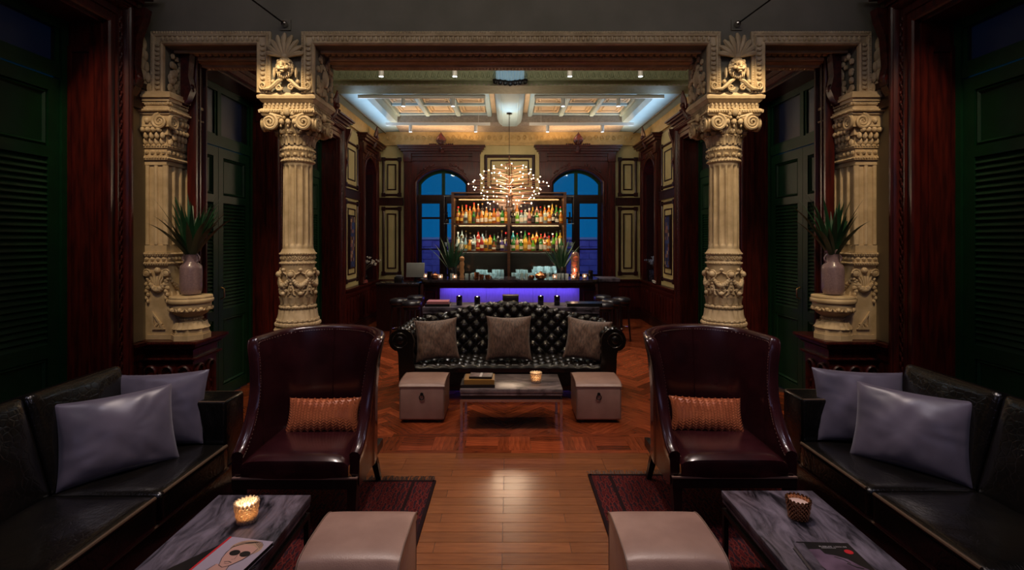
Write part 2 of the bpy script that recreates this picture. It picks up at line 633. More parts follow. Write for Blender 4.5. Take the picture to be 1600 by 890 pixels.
def door_unit(n, s, W, y0, y1, zb0, zb1, single):
    d = struct('door_%d' % n)
    m = smap(s, W)
    D = -0.34
    # lining of the deep opening
    g = G()
    for a, sg in ((y0, 1), (y1, -1)):
        g.box(min(a, a + sg * 0.02), max(a, a + sg * 0.02), 0, DZ, D - 0.02, 0, m)
        u = a + sg * 0.02
        for q0, q1 in ((0.22, 3.50),):
            lo, hi = min(u, u + sg * 0.012), max(u, u + sg * 0.012)
            g.box(lo, hi, q0, q0 + 0.05, D + 0.10, -0.09, m)
            g.box(lo, hi, q1 - 0.05, q1, D + 0.10, -0.09, m)
            g.box(lo, hi, q0, q1, D + 0.06, D + 0.10, m)
            g.box(lo, hi, q0, q1, -0.09, -0.05, m)
    g.box(y0, y1, DZ - 0.02, DZ, D - 0.02, 0, m)
    g.build('lining', M_MAHOG, d, 0)
    # casing round the opening
    G().sweep([(y0, 0), (y0, DZ), (y1, DZ), (y1, 0)], CASE, m).build('casing', M_MAHOG, d, 30)
    g = G()
    z = 0.35
    k = 0
    while z < DZ + 0.1:
        for a in (y0 - 0.145, y1 + 0.145):
            o = 0.010 * (1 if k % 2 else -1)
            g.ell(m((a + o, z, 0.034)), (0.013, 0.013, 0.020), 6, 4)
            g.ell(m((a - o, z + 0.02, 0.032)), (0.009, 0.011, 0.013), 5, 4)
        z += 0.042
        k += 1
    g.build('carved_strip', M_CARVE, d, kind='stuff')
    g = G()
    e0, e1 = y0 - 0.26, y1 + 0.26
    for q0, q1, b, x in ((3.95, 3.99, 0.10, 0.0), (3.99, 4.035, 0.14, 0.03), (4.035, 4.07, 0.19, 0.07), (4.07, 4.10, 0.22, 0.10)):
        g.box(e0 - x, e1 + x, q0, q1, 0, b, m)
    g.build('head_cornice', M_MAHOG, d, 0)
    g = G()
    for a in (y0 - 0.30, y1 + 0.30):
        g.prism([(0, 3.95), (0.17, 3.95), (0.15, 3.85), (0.09, 3.70), (0.07, 3.45), (0.10, 3.32), (0.06, 3.22), (0, 3.15)], a - 0.04, a + 0.04, lambda p: m((p[2], p[1], p[0])))
        g.ell(m((a, 3.34, 0.07)), (0.045, 0.045, 0.045), 8, 5)
    g.build('console_bracket', M_CARVE, d)
    crest(d, m, (y0 + y1) / 2, 4.06, 0.22)
    # green frame, transom light and two shutter leaves
    g = G()
    for a, b in ((y0 + 0.02, y0 + 0.08), (y1 - 0.08, y1 - 0.02)):
        g.box(a, b, 0, DZ - 0.02, D, D + 0.07, m)
    g.box(y0 + 0.08, y1 - 0.08, zb0, zb1, D, D + 0.06, m)
    g.box(y0 + 0.08, y1 - 0.08, DZ - 0.10, DZ - 0.02, D, D + 0.06, m)
    yc = (y0 + y1) / 2
    g.box(yc - 0.035, yc + 0.035, zb1, DZ - 0.1, D, D + 0.06, m)
    g.build('door_frame', M_GREEN, d, 0)
    for a, b in ((y0 + 0.08, yc - 0.035), (yc + 0.035, y1 - 0.08)):
        G().box(a + 0.02, b - 0.02, zb1 + 0.01, DZ - 0.09, D + 0.02, D + 0.028, m).build('transom_pane', M_DIMPANE, d, 0)
        gg = G()
        gg.box(a, a + 0.03, zb1, DZ - 0.10, D + 0.005, D + 0.045, m).box(b - 0.03, b, zb1, DZ - 0.10, D + 0.005, D + 0.045, m)
        gg.box(a + 0.03, b - 0.03, zb1, zb1 + 0.02, D + 0.005, D + 0.045, m)
        gg.build('transom_sash', M_GREEN, d, 0)
    top = zb0 - 0.01
    for a, b in ((y0 + 0.085, yc - 0.004), (yc + 0.004, y1 - 0.085)):
        g = G()
        st = 0.095
        g.box(a, a + st, 0.01, top, D + 0.005, D + 0.05, m).box(b - st, b, 0.01, top, D + 0.005, D + 0.05, m)
        for q0, q1 in ((0.01, 0.14), (0.94, 1.05), (2.54 - (3.19 - top), 2.63 - (3.19 - top)), (top - 0.11, top)):
            g.box(a + st, b - st, q0, q1, D + 0.005, D + 0.05, m)
        for q0, q1 in ((0.14, 0.94), (2.63 - (3.19 - top), top - 0.11)):
            g.box(a + st, b - st, q0, q1, D + 0.008, D + 0.025, m)
            g.sweep([(a + st, q0), (a + st, q1), (b - st, q1), (b - st, q0)], [(-0.035, D + 0.01), (-0.035, D + 0.03), (-0.02, D + 0.045), (0, D + 0.03), (0, D + 0.01)], m, closed=True)
        g.box(a + st, b - st, 1.05, 2.54 - (3.19 - top), D + 0.002, D + 0.008, m)
        lf = g.build('shutter_leaf', M_GREEN, d, 0)
        louvers(lf, m, a + st, b - st, 1.05, 2.54 - (3.19 - top), 30, D + 0.05, single)
    h = G()
    h.tube([m((yc + 0.05, 1.18, D + 0.05)), m((yc + 0.05, 1.2, D + 0.09)), m((yc + 0.05, 1.3, D + 0.09)), m((yc + 0.05, 1.32, D + 0.05))], 0.008, 6)
    h.build('handle', M_BRASS, d)
    return d


door_unit(1, -1, WF, *FD, 3.21, 3.32, True)
door_unit(2, 1, WF, *FD, 3.21, 3.32, True)
n = 3
for s in (-1, 1):
    for a in BD:
        door_unit(n, s, WB, *a, 2.98, 3.10, False)
        n += 1


def arch_pts(p0, p1, zs, rise, n=16):
    """a flat arch springing at zs"""
    c, h = (p0 + p1) / 2, (p1 - p0) / 2
    R = (h * h + rise * rise) / (2 * rise)
    zc = zs + rise - R
    a0 = math.asin(h / R)
    return [(c + R * sin(-a0 + 2 * a0 * i / n), zc + R * cos(-a0 + 2 * a0 * i / n)) for i in range(n + 1)]


def window_unit(n, m, p0, p1, zs, rise, out0, out1, ztop, depth, cor, green=True):
    w = struct('window_%d' % n)
    A = arch_pts(p0, p1, zs, rise)
    # timber surround with the arch cut out
    g = G()
    g.box(out0, p0, 0.93, ztop, 0, 0.055, m).box(p1, out1, 0.93, ztop, 0, 0.055, m)
    g.prism(A + [(p1, ztop), (p0, ztop)], -depth, 0.055, m)
    g.build('surround_board', M_MAHOG, w, 0)
    g = G()
    g.sweep([(p0, 0.95)] + A + [(p1, 0.95)], [(0, 0.05), (0, 0.075), (0.02, 0.09), (0.035, 0.09), (0.045, 0.07), (0.06, 0.07), (0.07, 0.085), (0.085, 0.085), (0.085, 0.05)], m)
    g.build('arch_moulding', M_MAHOG, w, 30)
    # reveals
    g = G()
    g.box(p0 - 0.02, p0 + 0.005, 0.95, zs, -depth, 0, m).box(p1 - 0.005, p1 + 0.02, 0.95, zs, -depth, 0, m)
    g.box(p0, p1, 0.90, 0.95, -depth, 0.09, m)
    g.build('reveal', M_MAHOGD, w, 0)
    # pilaster strips, frieze and cornice
    g = G()
    for a, b in ((out0 + 0.02, out0 + 0.16), (out1 - 0.16, out1 - 0.02)):
        g.box(a, b, 0.95, ztop - 0.2, 0.055, 0.085, m)
        g.box(a + 0.03, b - 0.03, 1.1, ztop - 0.35, 0.085, 0.098, m)
        g.box(a - 0.02, b + 0.02, ztop - 0.2, ztop, 0.055, 0.12, m)
    g.build('pilaster_strip', M_MAHOG, w, 0)
    g = G()
    panel_frame(g, m, (p0 + p1) / 2 - 0.75 * (p1 - p0) / 1.19, (p0 + p1) / 2 + 0.75 * (p1 - p0) / 1.19, ztop - 0.19, ztop - 0.05, 0.03, 0.08)
    g.build('frieze_frame', M_MAHOG, w, 0)
    g = G()
    for i in range(26):
        for sg in (-1, 1):
            px = (p0 + p1) / 2 + sg * (0.18 + 0.38 * rnd.random()) * (p1 - p0) / 1.19
            dz = abs(px - (p0 + p1) / 2) / ((p1 - p0) / 2)
            zz = zs + rise * (1 - dz * dz) + 0.10 + 0.05 * rnd.random() + 0.05 * dz
            g.ell(m((px, zz, 0.058)), (0.022, 0.022, 0.022), 6, 4)
    g.build('spandrel_carving', M_CARVE, w, kind='stuff')
    g = G()
    for q0, q1, b, x in cor:
        g.box(out0 - x, out1 + x, ztop + q0, ztop + q1, 0, b, m)
    g.build('head_cornice', M_MAHOG, w, 0)
    crest(w, m, (p0 + p1) / 2, ztop + 0.17, 0.16)
    # sash: green fan light above, brown casements below
    D = -depth + 0.05
    pc = (p0 + p1) / 2
    zt0, zt1 = zs - 0.42, zs - 0.27
    g = G()
    g.sweep([(p0, zt1)] + A + [(p1, zt1)], [(-0.055, D), (-0.055, D + 0.05), (0, D + 0.05), (0, D)], m)
    g.box(pc - 0.04, pc + 0.04, zt1, zs + rise - 0.03, D, D + 0.055, m)
    g.build('fanlight_frame', M_GREEN, w, 0)
    for sg in (-1, 1):
        a, b = (p0 + 0.05, pc - 0.04) if sg < 0 else (pc + 0.04, p1 - 0.05)
        poly = [(min(max(x, a), b), z - 0.05) for x, z in A if a - 0.04 <= x <= b + 0.04]
        G().prism([(a, zt1)] + poly + [(b, zt1)], D + 0.02, D + 0.026, m).build('pane', M_PANE, w, 0)
    g = G()
    g.box(p0, p1, zt0, zt1, D, D + 0.07, m)
    g.box(p0, p0 + 0.07, 0.95, zt0, D, D + 0.06, m).box(p1 - 0.07, p1, 0.95, zt0, D, D + 0.06, m)
    g.box(pc - 0.09, pc + 0.09, 0.95, zt0, D, D + 0.06, m)
    g.box(p0 + 0.07, p1 - 0.07, 0.95, 1.03, D, D + 0.05, m)
    g.box(p0 + 0.07, p1 - 0.07, zt0 - 0.06, zt0, D, D + 0.05, m)
    g.box(p0 + 0.07, p1 - 0.07, 2.365, 2.415, D, D + 0.045, m)
    g.box(p0 + 0.07, p1 - 0.07, 1.62, 1.65, D, D + 0.045, m)
    g.build('casement_frame', M_MAHOGD, w, 0)
    for a, b in ((p0 + 0.07, pc - 0.09), (pc + 0.09, p1 - 0.07)):
        for q0, q1 in ((1.03, 1.62), (1.65, 2.365), (2.415, zt0 - 0.06)):
            G().box(a, b, q0, q1, D + 0.02, D + 0.026, m).build('pane', M_PANE, w, 0)
    return w


CORN = ((0.0, 0.05, 0.10, 0.02), (0.05, 0.10, 0.16, 0.06), (0.10, 0.15, 0.20, 0.10), (0.15, 0.18, 0.23, 0.13))
window_unit(1, REAR, -2.2, -1.01, 3.22, 0.31, -2.50, -0.70, 3.90, 0.33, CORN)
window_unit(2, REAR, 1.01, 2.2, 3.22, 0.31, 0.70, 2.50, 3.90, 0.33, CORN)
window_unit(3, smap(-1, WB), *BW, 3.36, 0.30, BW[0] - 0.24, BW[1] + 0.24, 3.90, 0.42, CORN)
window_unit(4, smap(1, WB), *BW, 3.36, 0.30, BW[0] - 0.24, BW[1] + 0.24, 3.90, 0.42, CORN)


# wainscot with a cap and upright panels, and the skirting
def wainscot(name, m, p0, p1, top, n, base, pw=0.72):
    t = struct(name)
    g = G()
    g.box(p0, p1, 0.12, top - 0.10, 0, 0.025, m)
    for q0, q1, b in ((top - 0.16, top - 0.11, 0.05), (top - 0.11, top - 0.06, 0.035), (top - 0.06, top - 0.03, 0.065), (top - 0.03, top, 0.095)):
        g.box(p0, p1, q0, q1, 0, b, m)
    g.build('wainscot_cap', M_MAHOG, t, 0)
    for i in range(n):
        a = p0 + (p1 - p0) * (i + 0.5 - pw / 2) / n
        b = p0 + (p1 - p0) * (i + 0.5 + pw / 2) / n
        c = [(a, 0.26), (b, 0.26), (b, top - 0.24)] + [((a + b) / 2 + (b - a) / 2 * cos(pi * k / 6), top - 0.24 + 0.05 * sin(pi * k / 6)) for k in range(1, 6)] + [(a, top - 0.24)]
        G().prism(c, 0.02, 0.042, m).build('panel', M_MAHOG, t, 0)
    g = G()
    for q0, q1, b in ((0, 0.13, 0.07), (0.13, 0.17, 0.055), (0.17, 0.20, 0.04)):
        g.box(p0, p1, q0, q1, 0, b, m)
    g.build(base, M_MAHOGD, None, 0, kind='structure')


for s, nm in ((-1, 'left'), (1, 'right')):
    k = 1 if s < 0 else 2
    wainscot('trim_%d' % k, smap(s, WB), 9.35, 11.85, 0.93, 13, 'baseboard_' + nm)
    wainscot('trim_%d' % (k + 2), smap(s, WB), 6.91, 7.30, 0.93, 3, 'baseboard_%s_pier' % nm)
    wainscot('trim_%d' % (k + 4), smap(s, WF), 4.43, 4.60, 0.954, 2, 'baseboard_%s_corner' % nm)
wainscot('trim_7', REAR, -3.12, 3.12, 0.93, 22, 'baseboard_rear', 0.8)

# cream wall panels with dark frames
def wall_panels(name, m, cols, fill=True):
    t = struct(name)
    g = G()
    gf = G()
    for p0, p1 in cols:
        if fill:
            gf.box(p0, p1, 0.95, 4.05, 0, 0.012, m)
        for q0, q1 in ((1.12, 2.55), (2.98, 3.72)):
            panel_frame(g, m, p0 + 0.06, p1 - 0.06, q0 - 0.08, q1 + 0.08, 0.055, 0.04)
            w = (p1 - p0)
            panel_frame(g, m, p0 + 0.06 + 0.16 * w + 0.02, p1 - 0.06 - 0.16 * w - 0.02, q0 + 0.06, q1 - 0.06, 0.03, 0.03)
            for a in (p0 + 0.09, p1 - 0.09):
                for q in (q0 - 0.05, q1 + 0.05):
                    g.box(a - 0.045, a + 0.045, q - 0.045, q + 0.045, 0, 0.05, m)
        g.box(p0, p1, 2.70, 2.84, 0, 0.05, m)
        g.box(p0, p1, 2.68, 2.70, 0, 0.065, m).box(p0, p1, 2.84, 2.86, 0, 0.065, m)
    if fill:
        gf.build('panel_field', M_CREAM, t, 0)
    g.build('panel_frame', M_MAHOGD, t, 0)
    return t


wall_panels('trim_8', REAR, [(-3.08, -2.52), (2.52, 3.08)], False)
t9 = struct('trim_9')
g = G()
panel_frame(g, REAR, -0.60, 0.60, 3.05, 3.88, 0.07, 0.045)
panel_frame(g, REAR, -0.46, 0.46, 3.15, 3.76, 0.03, 0.03)
g.build('panel_frame', M_MAHOGD, t9, 0)
for s in (-1, 1):
    wall_panels('trim_%d' % (10 + (s > 0)), smap(s, WB), [(9.42, 10.34), (6.95, 7.26)])

# frieze below the rear ceiling
for s, nm in ((-1, 12), (1, 13)):
    g = G()
    g.box(5.2, YB, 4.10, 4.14, 0, 0.05, smap(s, WB)).box(5.2, YB, 4.14, 4.42, 0, 0.03, smap(s, WB))
    fr = g.build('trim_%d' % nm, M_FRIEZE, kind='structure', sharp=0)
g = G()
g.box(-WB, WB, 4.10, 4.14, 0, 0.06, REAR).box(-WB, WB, 4.14, 4.42, 0, 0.03, REAR)
fr = g.build('trim_14', M_FRIEZE, kind='structure', sharp=0)
g = G()
for i in range(42):
    c = -2.95 + 5.9 * (i + 0.5) / 42
    pts = []
    for k in range(12):
        a = k / 11 * 3.6 * pi * (1 if i % 2 else -1)
        r = 0.052 * (1 - 0.75 * k / 11)
        pts.append(REAR((c + r * cos(a), 4.28 + r * sin(a) * 1.3, 0.034)))
    g.tube(pts, 0.009, 4)
g.build('scroll_relief', M_FRIEZE, fr, kind='stuff')

# ceiling with its cove, ribs and coffers
ceil = G().box(-3.9, 3.9, -2.8, YB + 0.4, HC, HC + 0.1).build('ceiling', M_COFFER, kind='structure', sharp=0)
g = G()
for s in (-1, 1):
    g.prism([(WB, 4.38), (2.62, 4.45), (2.55, 4.52), (2.55, HC), (WB, HC)], 8.55, YB, lambda p, s=s: (s * p[0], p[2], p[1]))
g.build('cove', M_PALEBLUE, ceil, 30)
g = G()
g.prism([(YB, 4.41), (11.42, 4.47), (11.36, 4.54), (11.36, HC), (YB, HC)], -2.6, 2.6, lambda p: (p[2], p[0], p[1]))
g.build('cove', M_GREYTRIM, ceil, 30)
g = G()
for s in (-1, 1):
    g.tube([(s * 2.93, 8.6, 4.375), (s * 2.93, 11.8, 4.375)], 0.008, 6)
g.build('conduit', M_IRON, ceil)
rx = [0.46, 1.16, 1.86, 2.54]
ry = [8.95, 9.72, 10.50, 11.30]
for s in (-1, 1):
    for x in rx:
        G().prism([(x - 0.055, HC), (x - 0.05, 4.68), (x - 0.03, 4.665), (x + 0.03, 4.665), (x + 0.05, 4.68), (x + 0.055, HC)], 8.6, 11.36, lambda p, s=s: (s * p[0], p[2], p[1])).build('rib', M_PALEBLUE, ceil, 0)
    for y in ry[1:]:
        G().prism([(y - 0.05, HC), (y - 0.045, 4.69), (y + 0.045, 4.69), (y + 0.05, HC)], 0.5, 2.5, lambda p, s=s: (s * p[2], p[0], p[1])).build('rib', M_PALEBLUE, ceil, 0)
    for i in range(3):
        for j in range(-1, 3):
            x0, x1 = rx[i] + 0.07, rx[i + 1] - 0.07
            y0, y1 = (8.62 if j < 0 else ry[j]) + 0.07, ry[j + 1] - 0.07
            if y1 - y0 < 0.12:
                continue
            g = G()
            mm = lambda p, s=s: (s * p[0], p[1], HC - p[2])
            panel_frame(g, mm, x0, x1, y0, y1, 0.05, 0.03)
            panel_frame(g, mm, x0 + 0.10, x1 - 0.10, y0 + 0.08, y1 - 0.08, 0.02, 0.02)
            nd = 14
            for k in range(nd):
                a = x0 + (x1 - x0) * (k + 0.5) / nd
                for yy in (y0 + 0.065, y1 - 0.065):
                    g.box(a - 0.012, a + 0.012, yy - 0.008, yy + 0.008, 0, 0.02, mm)
            g.build('coffer_panel', M_COFFER, ceil, 0)
# long middle beam with a rounded belly
g = G()
g.prism([(-0.30, HC), (-0.28, 4.60), (-0.25, 4.52), (-0.20, 4.47), (-0.12, 4.43), (0.12, 4.43), (0.20, 4.47), (0.25, 4.52), (0.28, 4.60), (0.30, HC)], 8.55, 11.3, lambda p: (p[0], p[2], p[1]))
for x in (-0.155, 0.155):
    g.tube([(x, 8.55, 4.45), (x, 11.3, 4.45)], 0.018, 6)
g.build('middle_beam', M_PALEBLUE, ceil, 30)
# cross beam with wave relief and the bracket at its middle
g = G()
g.box(-WB, WB, 8.20, 8.60, 4.47, HC)
for y, q0, q1 in ((8.17, 4.47, 4.50), (8.18, 4.42, 4.47), (8.15, 4.39, 4.42), (8.17, 4.67, 4.70)):
    g.box(-WB, WB, y, 8.61, q0, q1)
g.build('cross_beam', M_SAGE, ceil, 0)
g = G()
for i in range(60):
    x = -3.05 + 6.1 * (i + 0.5) / 60
    if abs(x) < 0.25:
        continue
    g.tube([(x - 0.05, 8.195, 4.52), (x - 0.025, 8.19, 4.60), (x, 8.19, 4.64), (x + 0.025, 8.19, 4.60), (x + 0.05, 8.195, 4.52)], 0.014, 5)
    g.ell((x, 8.195, 4.555), 0.022, 6, 4)
g.build('wave_relief', M_SAGE, ceil, kind='stuff')
g = G()
for i in range(80):
    x = -3.1 + 6.2 * (i + 0.5) / 80
    g.box(x - 0.02, x + 0.02, 8.14, 8.17, 4.395, 4.415)
g.build('dentil_row', M_GREYTRIM, ceil, 0, kind='stuff')
g = G()
g.box(-0.23, 0.23, 8.05, 8.2, 4.42, HC)
for k in range(9):
    x = -0.2 + 0.05 * k
    g.tube([(x, 8.045, 4.43), (x, 8.03, 4.6), (x, 8.03, 4.74)], 0.016, 6)
g.build('beam_bracket', M_PALEBLUE, ceil)
g = G()
for k in range(7):
    x = -0.24 + 0.08 * k
    g.ell((x, 8.03, 4.42 - 0.03 * (1 - abs(k - 3) / 3)), (0.04, 0.03, 0.05), 7, 5)
g.tube([(-0.28, 8.04, 4.45), (0, 8.02, 4.41), (0.28, 8.04, 4.45)], 0.018, 6)
g.build('iron_leaf_band', M_IRON, ceil)

# ---------------------------------------------------------------- column screen: beam, frames, carving
beam = struct('trim_15')
g = G()
g.box(-WF, WF, YC, YC + 0.5, 3.68, HC)
for s in (-1, 1):
    a, b = sorted((s * 1.82, s * 2.33))
    g.box(a, b, YC, YC + 0.5, 3.24, 3.68)
    a, b = sorted((s * 3.21, s * WF))
    g.box(a, b, YC, YC + 0.5, 3.24, 3.68)
g.build('beam_face', M_PLASTER, beam, 0)
FRAMEP = [(0, 0), (0, 0.03), (0.012, 0.045), (0.022, 0.03), (0.032, 0.022), (0.075, 0.018), (0.08, 0.03), (0.092, 0.036), (0.10, 0.022), (0.115, 0.028), (0.125, 0.02), (0.125, 0)]


def bead_line(g, m, a, b, r, step, sq=(1, 1, 1), nu=6, nv=4):
    """a row of carved beads from a to b in plane coordinates (p, q, out)"""
    d = sqrt((b[0] - a[0]) ** 2 + (b[1] - a[1]) ** 2)
    n = max(1, int(d / step))
    for i in range(n):
        t = (i + 0.5) / n
        c = m((a[0] + (b[0] - a[0]) * t, a[1] + (b[1] - a[1]) * t, a[2]))
        g.ell(c, (r * sq[0], r * sq[1], r * sq[2]), nu, nv)


for x0, x1 in ((-3.20, -2.34), (-1.81, 1.81), (2.34, 3.20)):
    G().sweep([(x0, 3.24), (x0, 3.68), (x1, 3.68), (x1, 3.24)], FRAMEP, FRONT).build('opening_frame', M_STONE, beam, 30)
    g = G()
    bead_line(g, FRONT, (x0 - 0.03, 3.735, 0.026), (x1 + 0.03, 3.735, 0.026), 0.026, 0.044, (0.62, 0.6, 1.0))
    bead_line(g, FRONT, (x0 - 0.1, 3.795, 0.022), (x1 + 0.1, 3.795, 0.022), 0.012, 0.024, nu=5)
    for x, sg in ((x0, -1), (x1, 1)):
        bead_line(g, FRONT, (x + sg * 0.054, 3.26, 0.026), (x + sg * 0.054, 3.70, 0.026), 0.026, 0.044, (1.0, 0.6, 0.62))
        bead_line(g, FRONT, (x + sg * 0.11, 3.26, 0.022), (x + sg * 0.11, 3.78, 0.022), 0.011, 0.022, nu=5)
    g.build('egg_row', M_STONE, beam, kind='stuff')
    # mouldings on the underside
    g = G()
    g.tube([(x0 + 0.03, YC + 0.30, 3.672), (x1 - 0.03, YC + 0.30, 3.672)], 0.03, 8)
    g.box(x0, x1, YC + 0.33, YC + 0.5, 3.645, 3.68).box(x0, x1, YC + 0.42, YC + 0.52, 3.625, 3.66)
    g.box(x0, x1, YC + 0.12, YC + 0.15, 3.66, 3.69)
    g.build('soffit_moulding', M_STONE, beam)
    g = G()
    nE = int((x1 - x0) / 0.06)
    for i in range(nE):
        x = x0 + (x1 - x0) * (i + 0.5) / nE
        g.ell((x, YC + 0.21, 3.68), (0.024, 0.035, 0.020), 6, 4)
        g.ell((x + 0.03, YC + 0.26, 3.675), (0.010, 0.012, 0.014), 5, 4)
    nE = int((x1 - x0) / 0.035)
    for i in range(nE):
        x = x0 + (x1 - x0) * (i + 0.5) / nE
        g.ell((x, YC + 0.47, 3.628), (0.013, 0.02, 0.014), 5, 4)
    g.build('soffit_beads', M_STONE, beam, kind='stuff')


def lion(c, k, m=ID):
    """carved lion mask seen from the front (faces -y); k scales it"""
    g = G()
    E = lambda x, y, z, r, nu=10, nv=7: g.ell((c[0] + k * x, c[1] + k * y, c[2] + k * z), tuple(k * q for q in (r if isinstance(r, tuple) else (r, r, r))), nu, nv, m)
    for i in range(22):
        a = 2 * pi * i / 22
        E(0.105 * cos(a), -0.012, 0.125 * sin(a), (0.036, 0.028, 0.036), 7, 5)
    for i in range(16):
        a = 2 * pi * i / 16
        E(0.085 * cos(a), -0.030, 0.105 * sin(a), (0.030, 0.030, 0.032), 7, 5)
    E(0, -0.045, 0.015, (0.082, 0.055, 0.090))
    E(0, -0.085, 0.055, (0.062, 0.028, 0.034))
    E(0, -0.100, -0.030, (0.050, 0.046, 0.042))
    E(0, -0.112, 0.015, (0.026, 0.034, 0.052))
    E(0, -0.142, -0.014, (0.026, 0.012, 0.013))
    for s in (-1, 1):
        E(s * 0.045, -0.092, 0.050, (0.030, 0.016, 0.014), 8, 5)
        E(s * 0.042, -0.094, 0.026, (0.016, 0.012, 0.011), 8, 5)
        E(s * 0.030, -0.122, -0.042, (0.030, 0.026, 0.024), 8, 5)
        E(s * 0.082, -0.045, 0.088, (0.026, 0.024, 0.030), 8, 5)
        E(s * 0.062, -0.078, -0.012, (0.034, 0.030, 0.034), 8, 5)
    E(0, -0.100, -0.078, (0.036, 0.030, 0.020), 8, 5)
    for i in range(7):
        E(0.026 * (i - 3), -0.045, -0.110 - 0.03 * (1 - abs(i - 3) / 3), (0.014, 0.022, 0.038), 6, 5)
    return g


def spiral(g, c, r, turns, rot, plane, sg=1, th=0.016):
    """volute scroll in a plane: plane(a, b) -> offset vector"""
    pts, rr = [], []
    n = int(16 * turns)
    for i in range(n + 1):
        u = i / n
        a = rot + sg * u * turns * 2 * pi
        q = r * (1 - 0.85 * u)
        d = plane(q * cos(a), q * sin(a))
        pts.append((c[0] + d[0], c[1] + d[1], c[2] + d[2]))
        rr.append(th * (1 - 0.55 * u))
    g.tube(pts, rr, 6)


def cartouche(x, parent):
    g = lion((x, YC - 0.035, 3.46), 0.62)
    g.build('lion_mask', M_STONE, parent)
    g = G()
    for i in range(9):
        t = -1 + 2 * i / 8
        a = t * 1.35
        L = 0.23 - 0.04 * abs(t)
        pts = [(x + (0.03 + L * u) * sin(a) * 0.8, YC - 0.03 - 0.022 * sin(pi * u) - 0.01, 3.56 + L * u * cos(a) * 0.95) for u in (0, 0.25, 0.5, 0.8, 1.0)]
        g.tube(pts, [0.008, 0.016, 0.021, 0.024, 0.012], 6)
    g.ell((x, YC - 0.04, 3.565), (0.035, 0.03, 0.03), 8, 6)
    g.build('shell_fan', M_STONE, parent)
    g = G()
    P = lambda a, b: (a, 0, b)
    for s in (-1, 1):
        g.tube([(x + s * 0.02, YC - 0.04, 3.36), (x + s * 0.06, YC - 0.045, 3.34), (x + s * 0.10, YC - 0.045, 3.30), (x + s * 0.14, YC - 0.045, 3.27), (x + s * 0.20, YC - 0.04, 3.268)], [0.012, 0.018, 0.018, 0.016, 0.012], 6)
        spiral(g, (x + s * 0.055, YC - 0.04, 3.285), 0.032, 1.6, 0, P, s, 0.010)
        spiral(g, (x + s * 0.205, YC - 0.04, 3.30), 0.034, 1.5, -pi / 2, P, s, 0.010)
        g.ell((x + s * 0.10, YC - 0.035, 3.42), (0.014, 0.014, 0.05), 6, 5)
        g.ell((x + s * 0.115, YC - 0.03, 3.34), (0.02, 0.016, 0.02), 6, 5)
    g.build('base_scroll', M_STONE, parent)
    # carving on the inner return of the pier
    for s in (-1, 1):
        if abs(abs(x) - 2.075) > 0.3:
            break
        g = G()
        X = x + s * 0.262
        for i in range(46):
            g.ell((X, YC + 0.06 + 0.38 * rnd.random(), 3.27 + 0.36 * rnd.random() ** 1.4), (0.018, 0.020 + 0.014 * rnd.random(), 0.024 + 0.016 * rnd.random()), 6, 4)
        g.ell((X, YC + 0.25, 3.45), (0.03, 0.07, 0.09), 8, 6)
        g.build('return_carving', M_STONE, parent, kind='stuff')


for s in (-1, 1):
    cartouche(s * 2.075, beam)
# pilaster end carving
for s in (-1, 1):
    g = G()
    for i in range(60):
        g.ell((s * (3.20 - 0.012), YC + 0.05 + 0.36 * rnd.random(), 3.27 + 0.36 * rnd.random() ** 1.4), (0.02, 0.02 + 0.015 * rnd.random(), 0.024 + 0.016 * rnd.random()), 6, 4)
    q = lion((0, 0, 0), 0.62, lambda p, s=s: (s * (3.20 + p[1] - 0.01), YC + 0.24 + p[0], 3.45 + p[2]))
    g.add(q.v, q.f)
    for i in range(5):
        g.ell((s * (WF - 0.03), YC - 0.03, 3.3 + 0.10 * i), (0.05 - 0.005 * i, 0.04, 0.06), 7, 5)
        g.ell((s * (WF - 0.09 + 0.012 * i), YC - 0.02, 3.28 + 0.10 * i), (0.02, 0.03, 0.05), 6, 5)
    g.build('end_carving', M_STONE, beam)
    # dark picture rail between casing and pilaster
    g = G()
    for q0, q1, b in ((3.08, 3.14, 0.05), (3.14, 3.26, 0.03), (3.26, 3.31, 0.08)):
        g.box(4.42, YC + 0.1, q0, q1, 0, b, smap(s, WF))
    g.build('trim_%d' % (16 + (s > 0)), M_MAHOGD, kind='structure', sharp=0)


# ------------------------------------------------------------------ floor of single boards
floor = G().box(-3.9, 3.9, -2.8, 12.3, -0.10, -0.004).build('floor', M_FLOORBASE, kind='structure', sharp=0)


def plank_mesh(L, W, mt, name='plank'):
    h, e = 0.0, 0.0012
    a, b = L / 2 - 0.0004, W / 2 - 0.0004
    vs = [(-a, -b, -0.006), (a, -b, -0.006), (a, b, -0.006), (-a, b, -0.006), (-a + e, -b + e, 0), (a - e, -b + e, 0), (a - e, b - e, 0), (-a + e, b - e, 0)]
    fs = [(4, 5, 6, 7), (0, 1, 5, 4), (1, 2, 6, 5), (2, 3, 7, 6), (3, 0, 4, 7)]
    return vs, fs


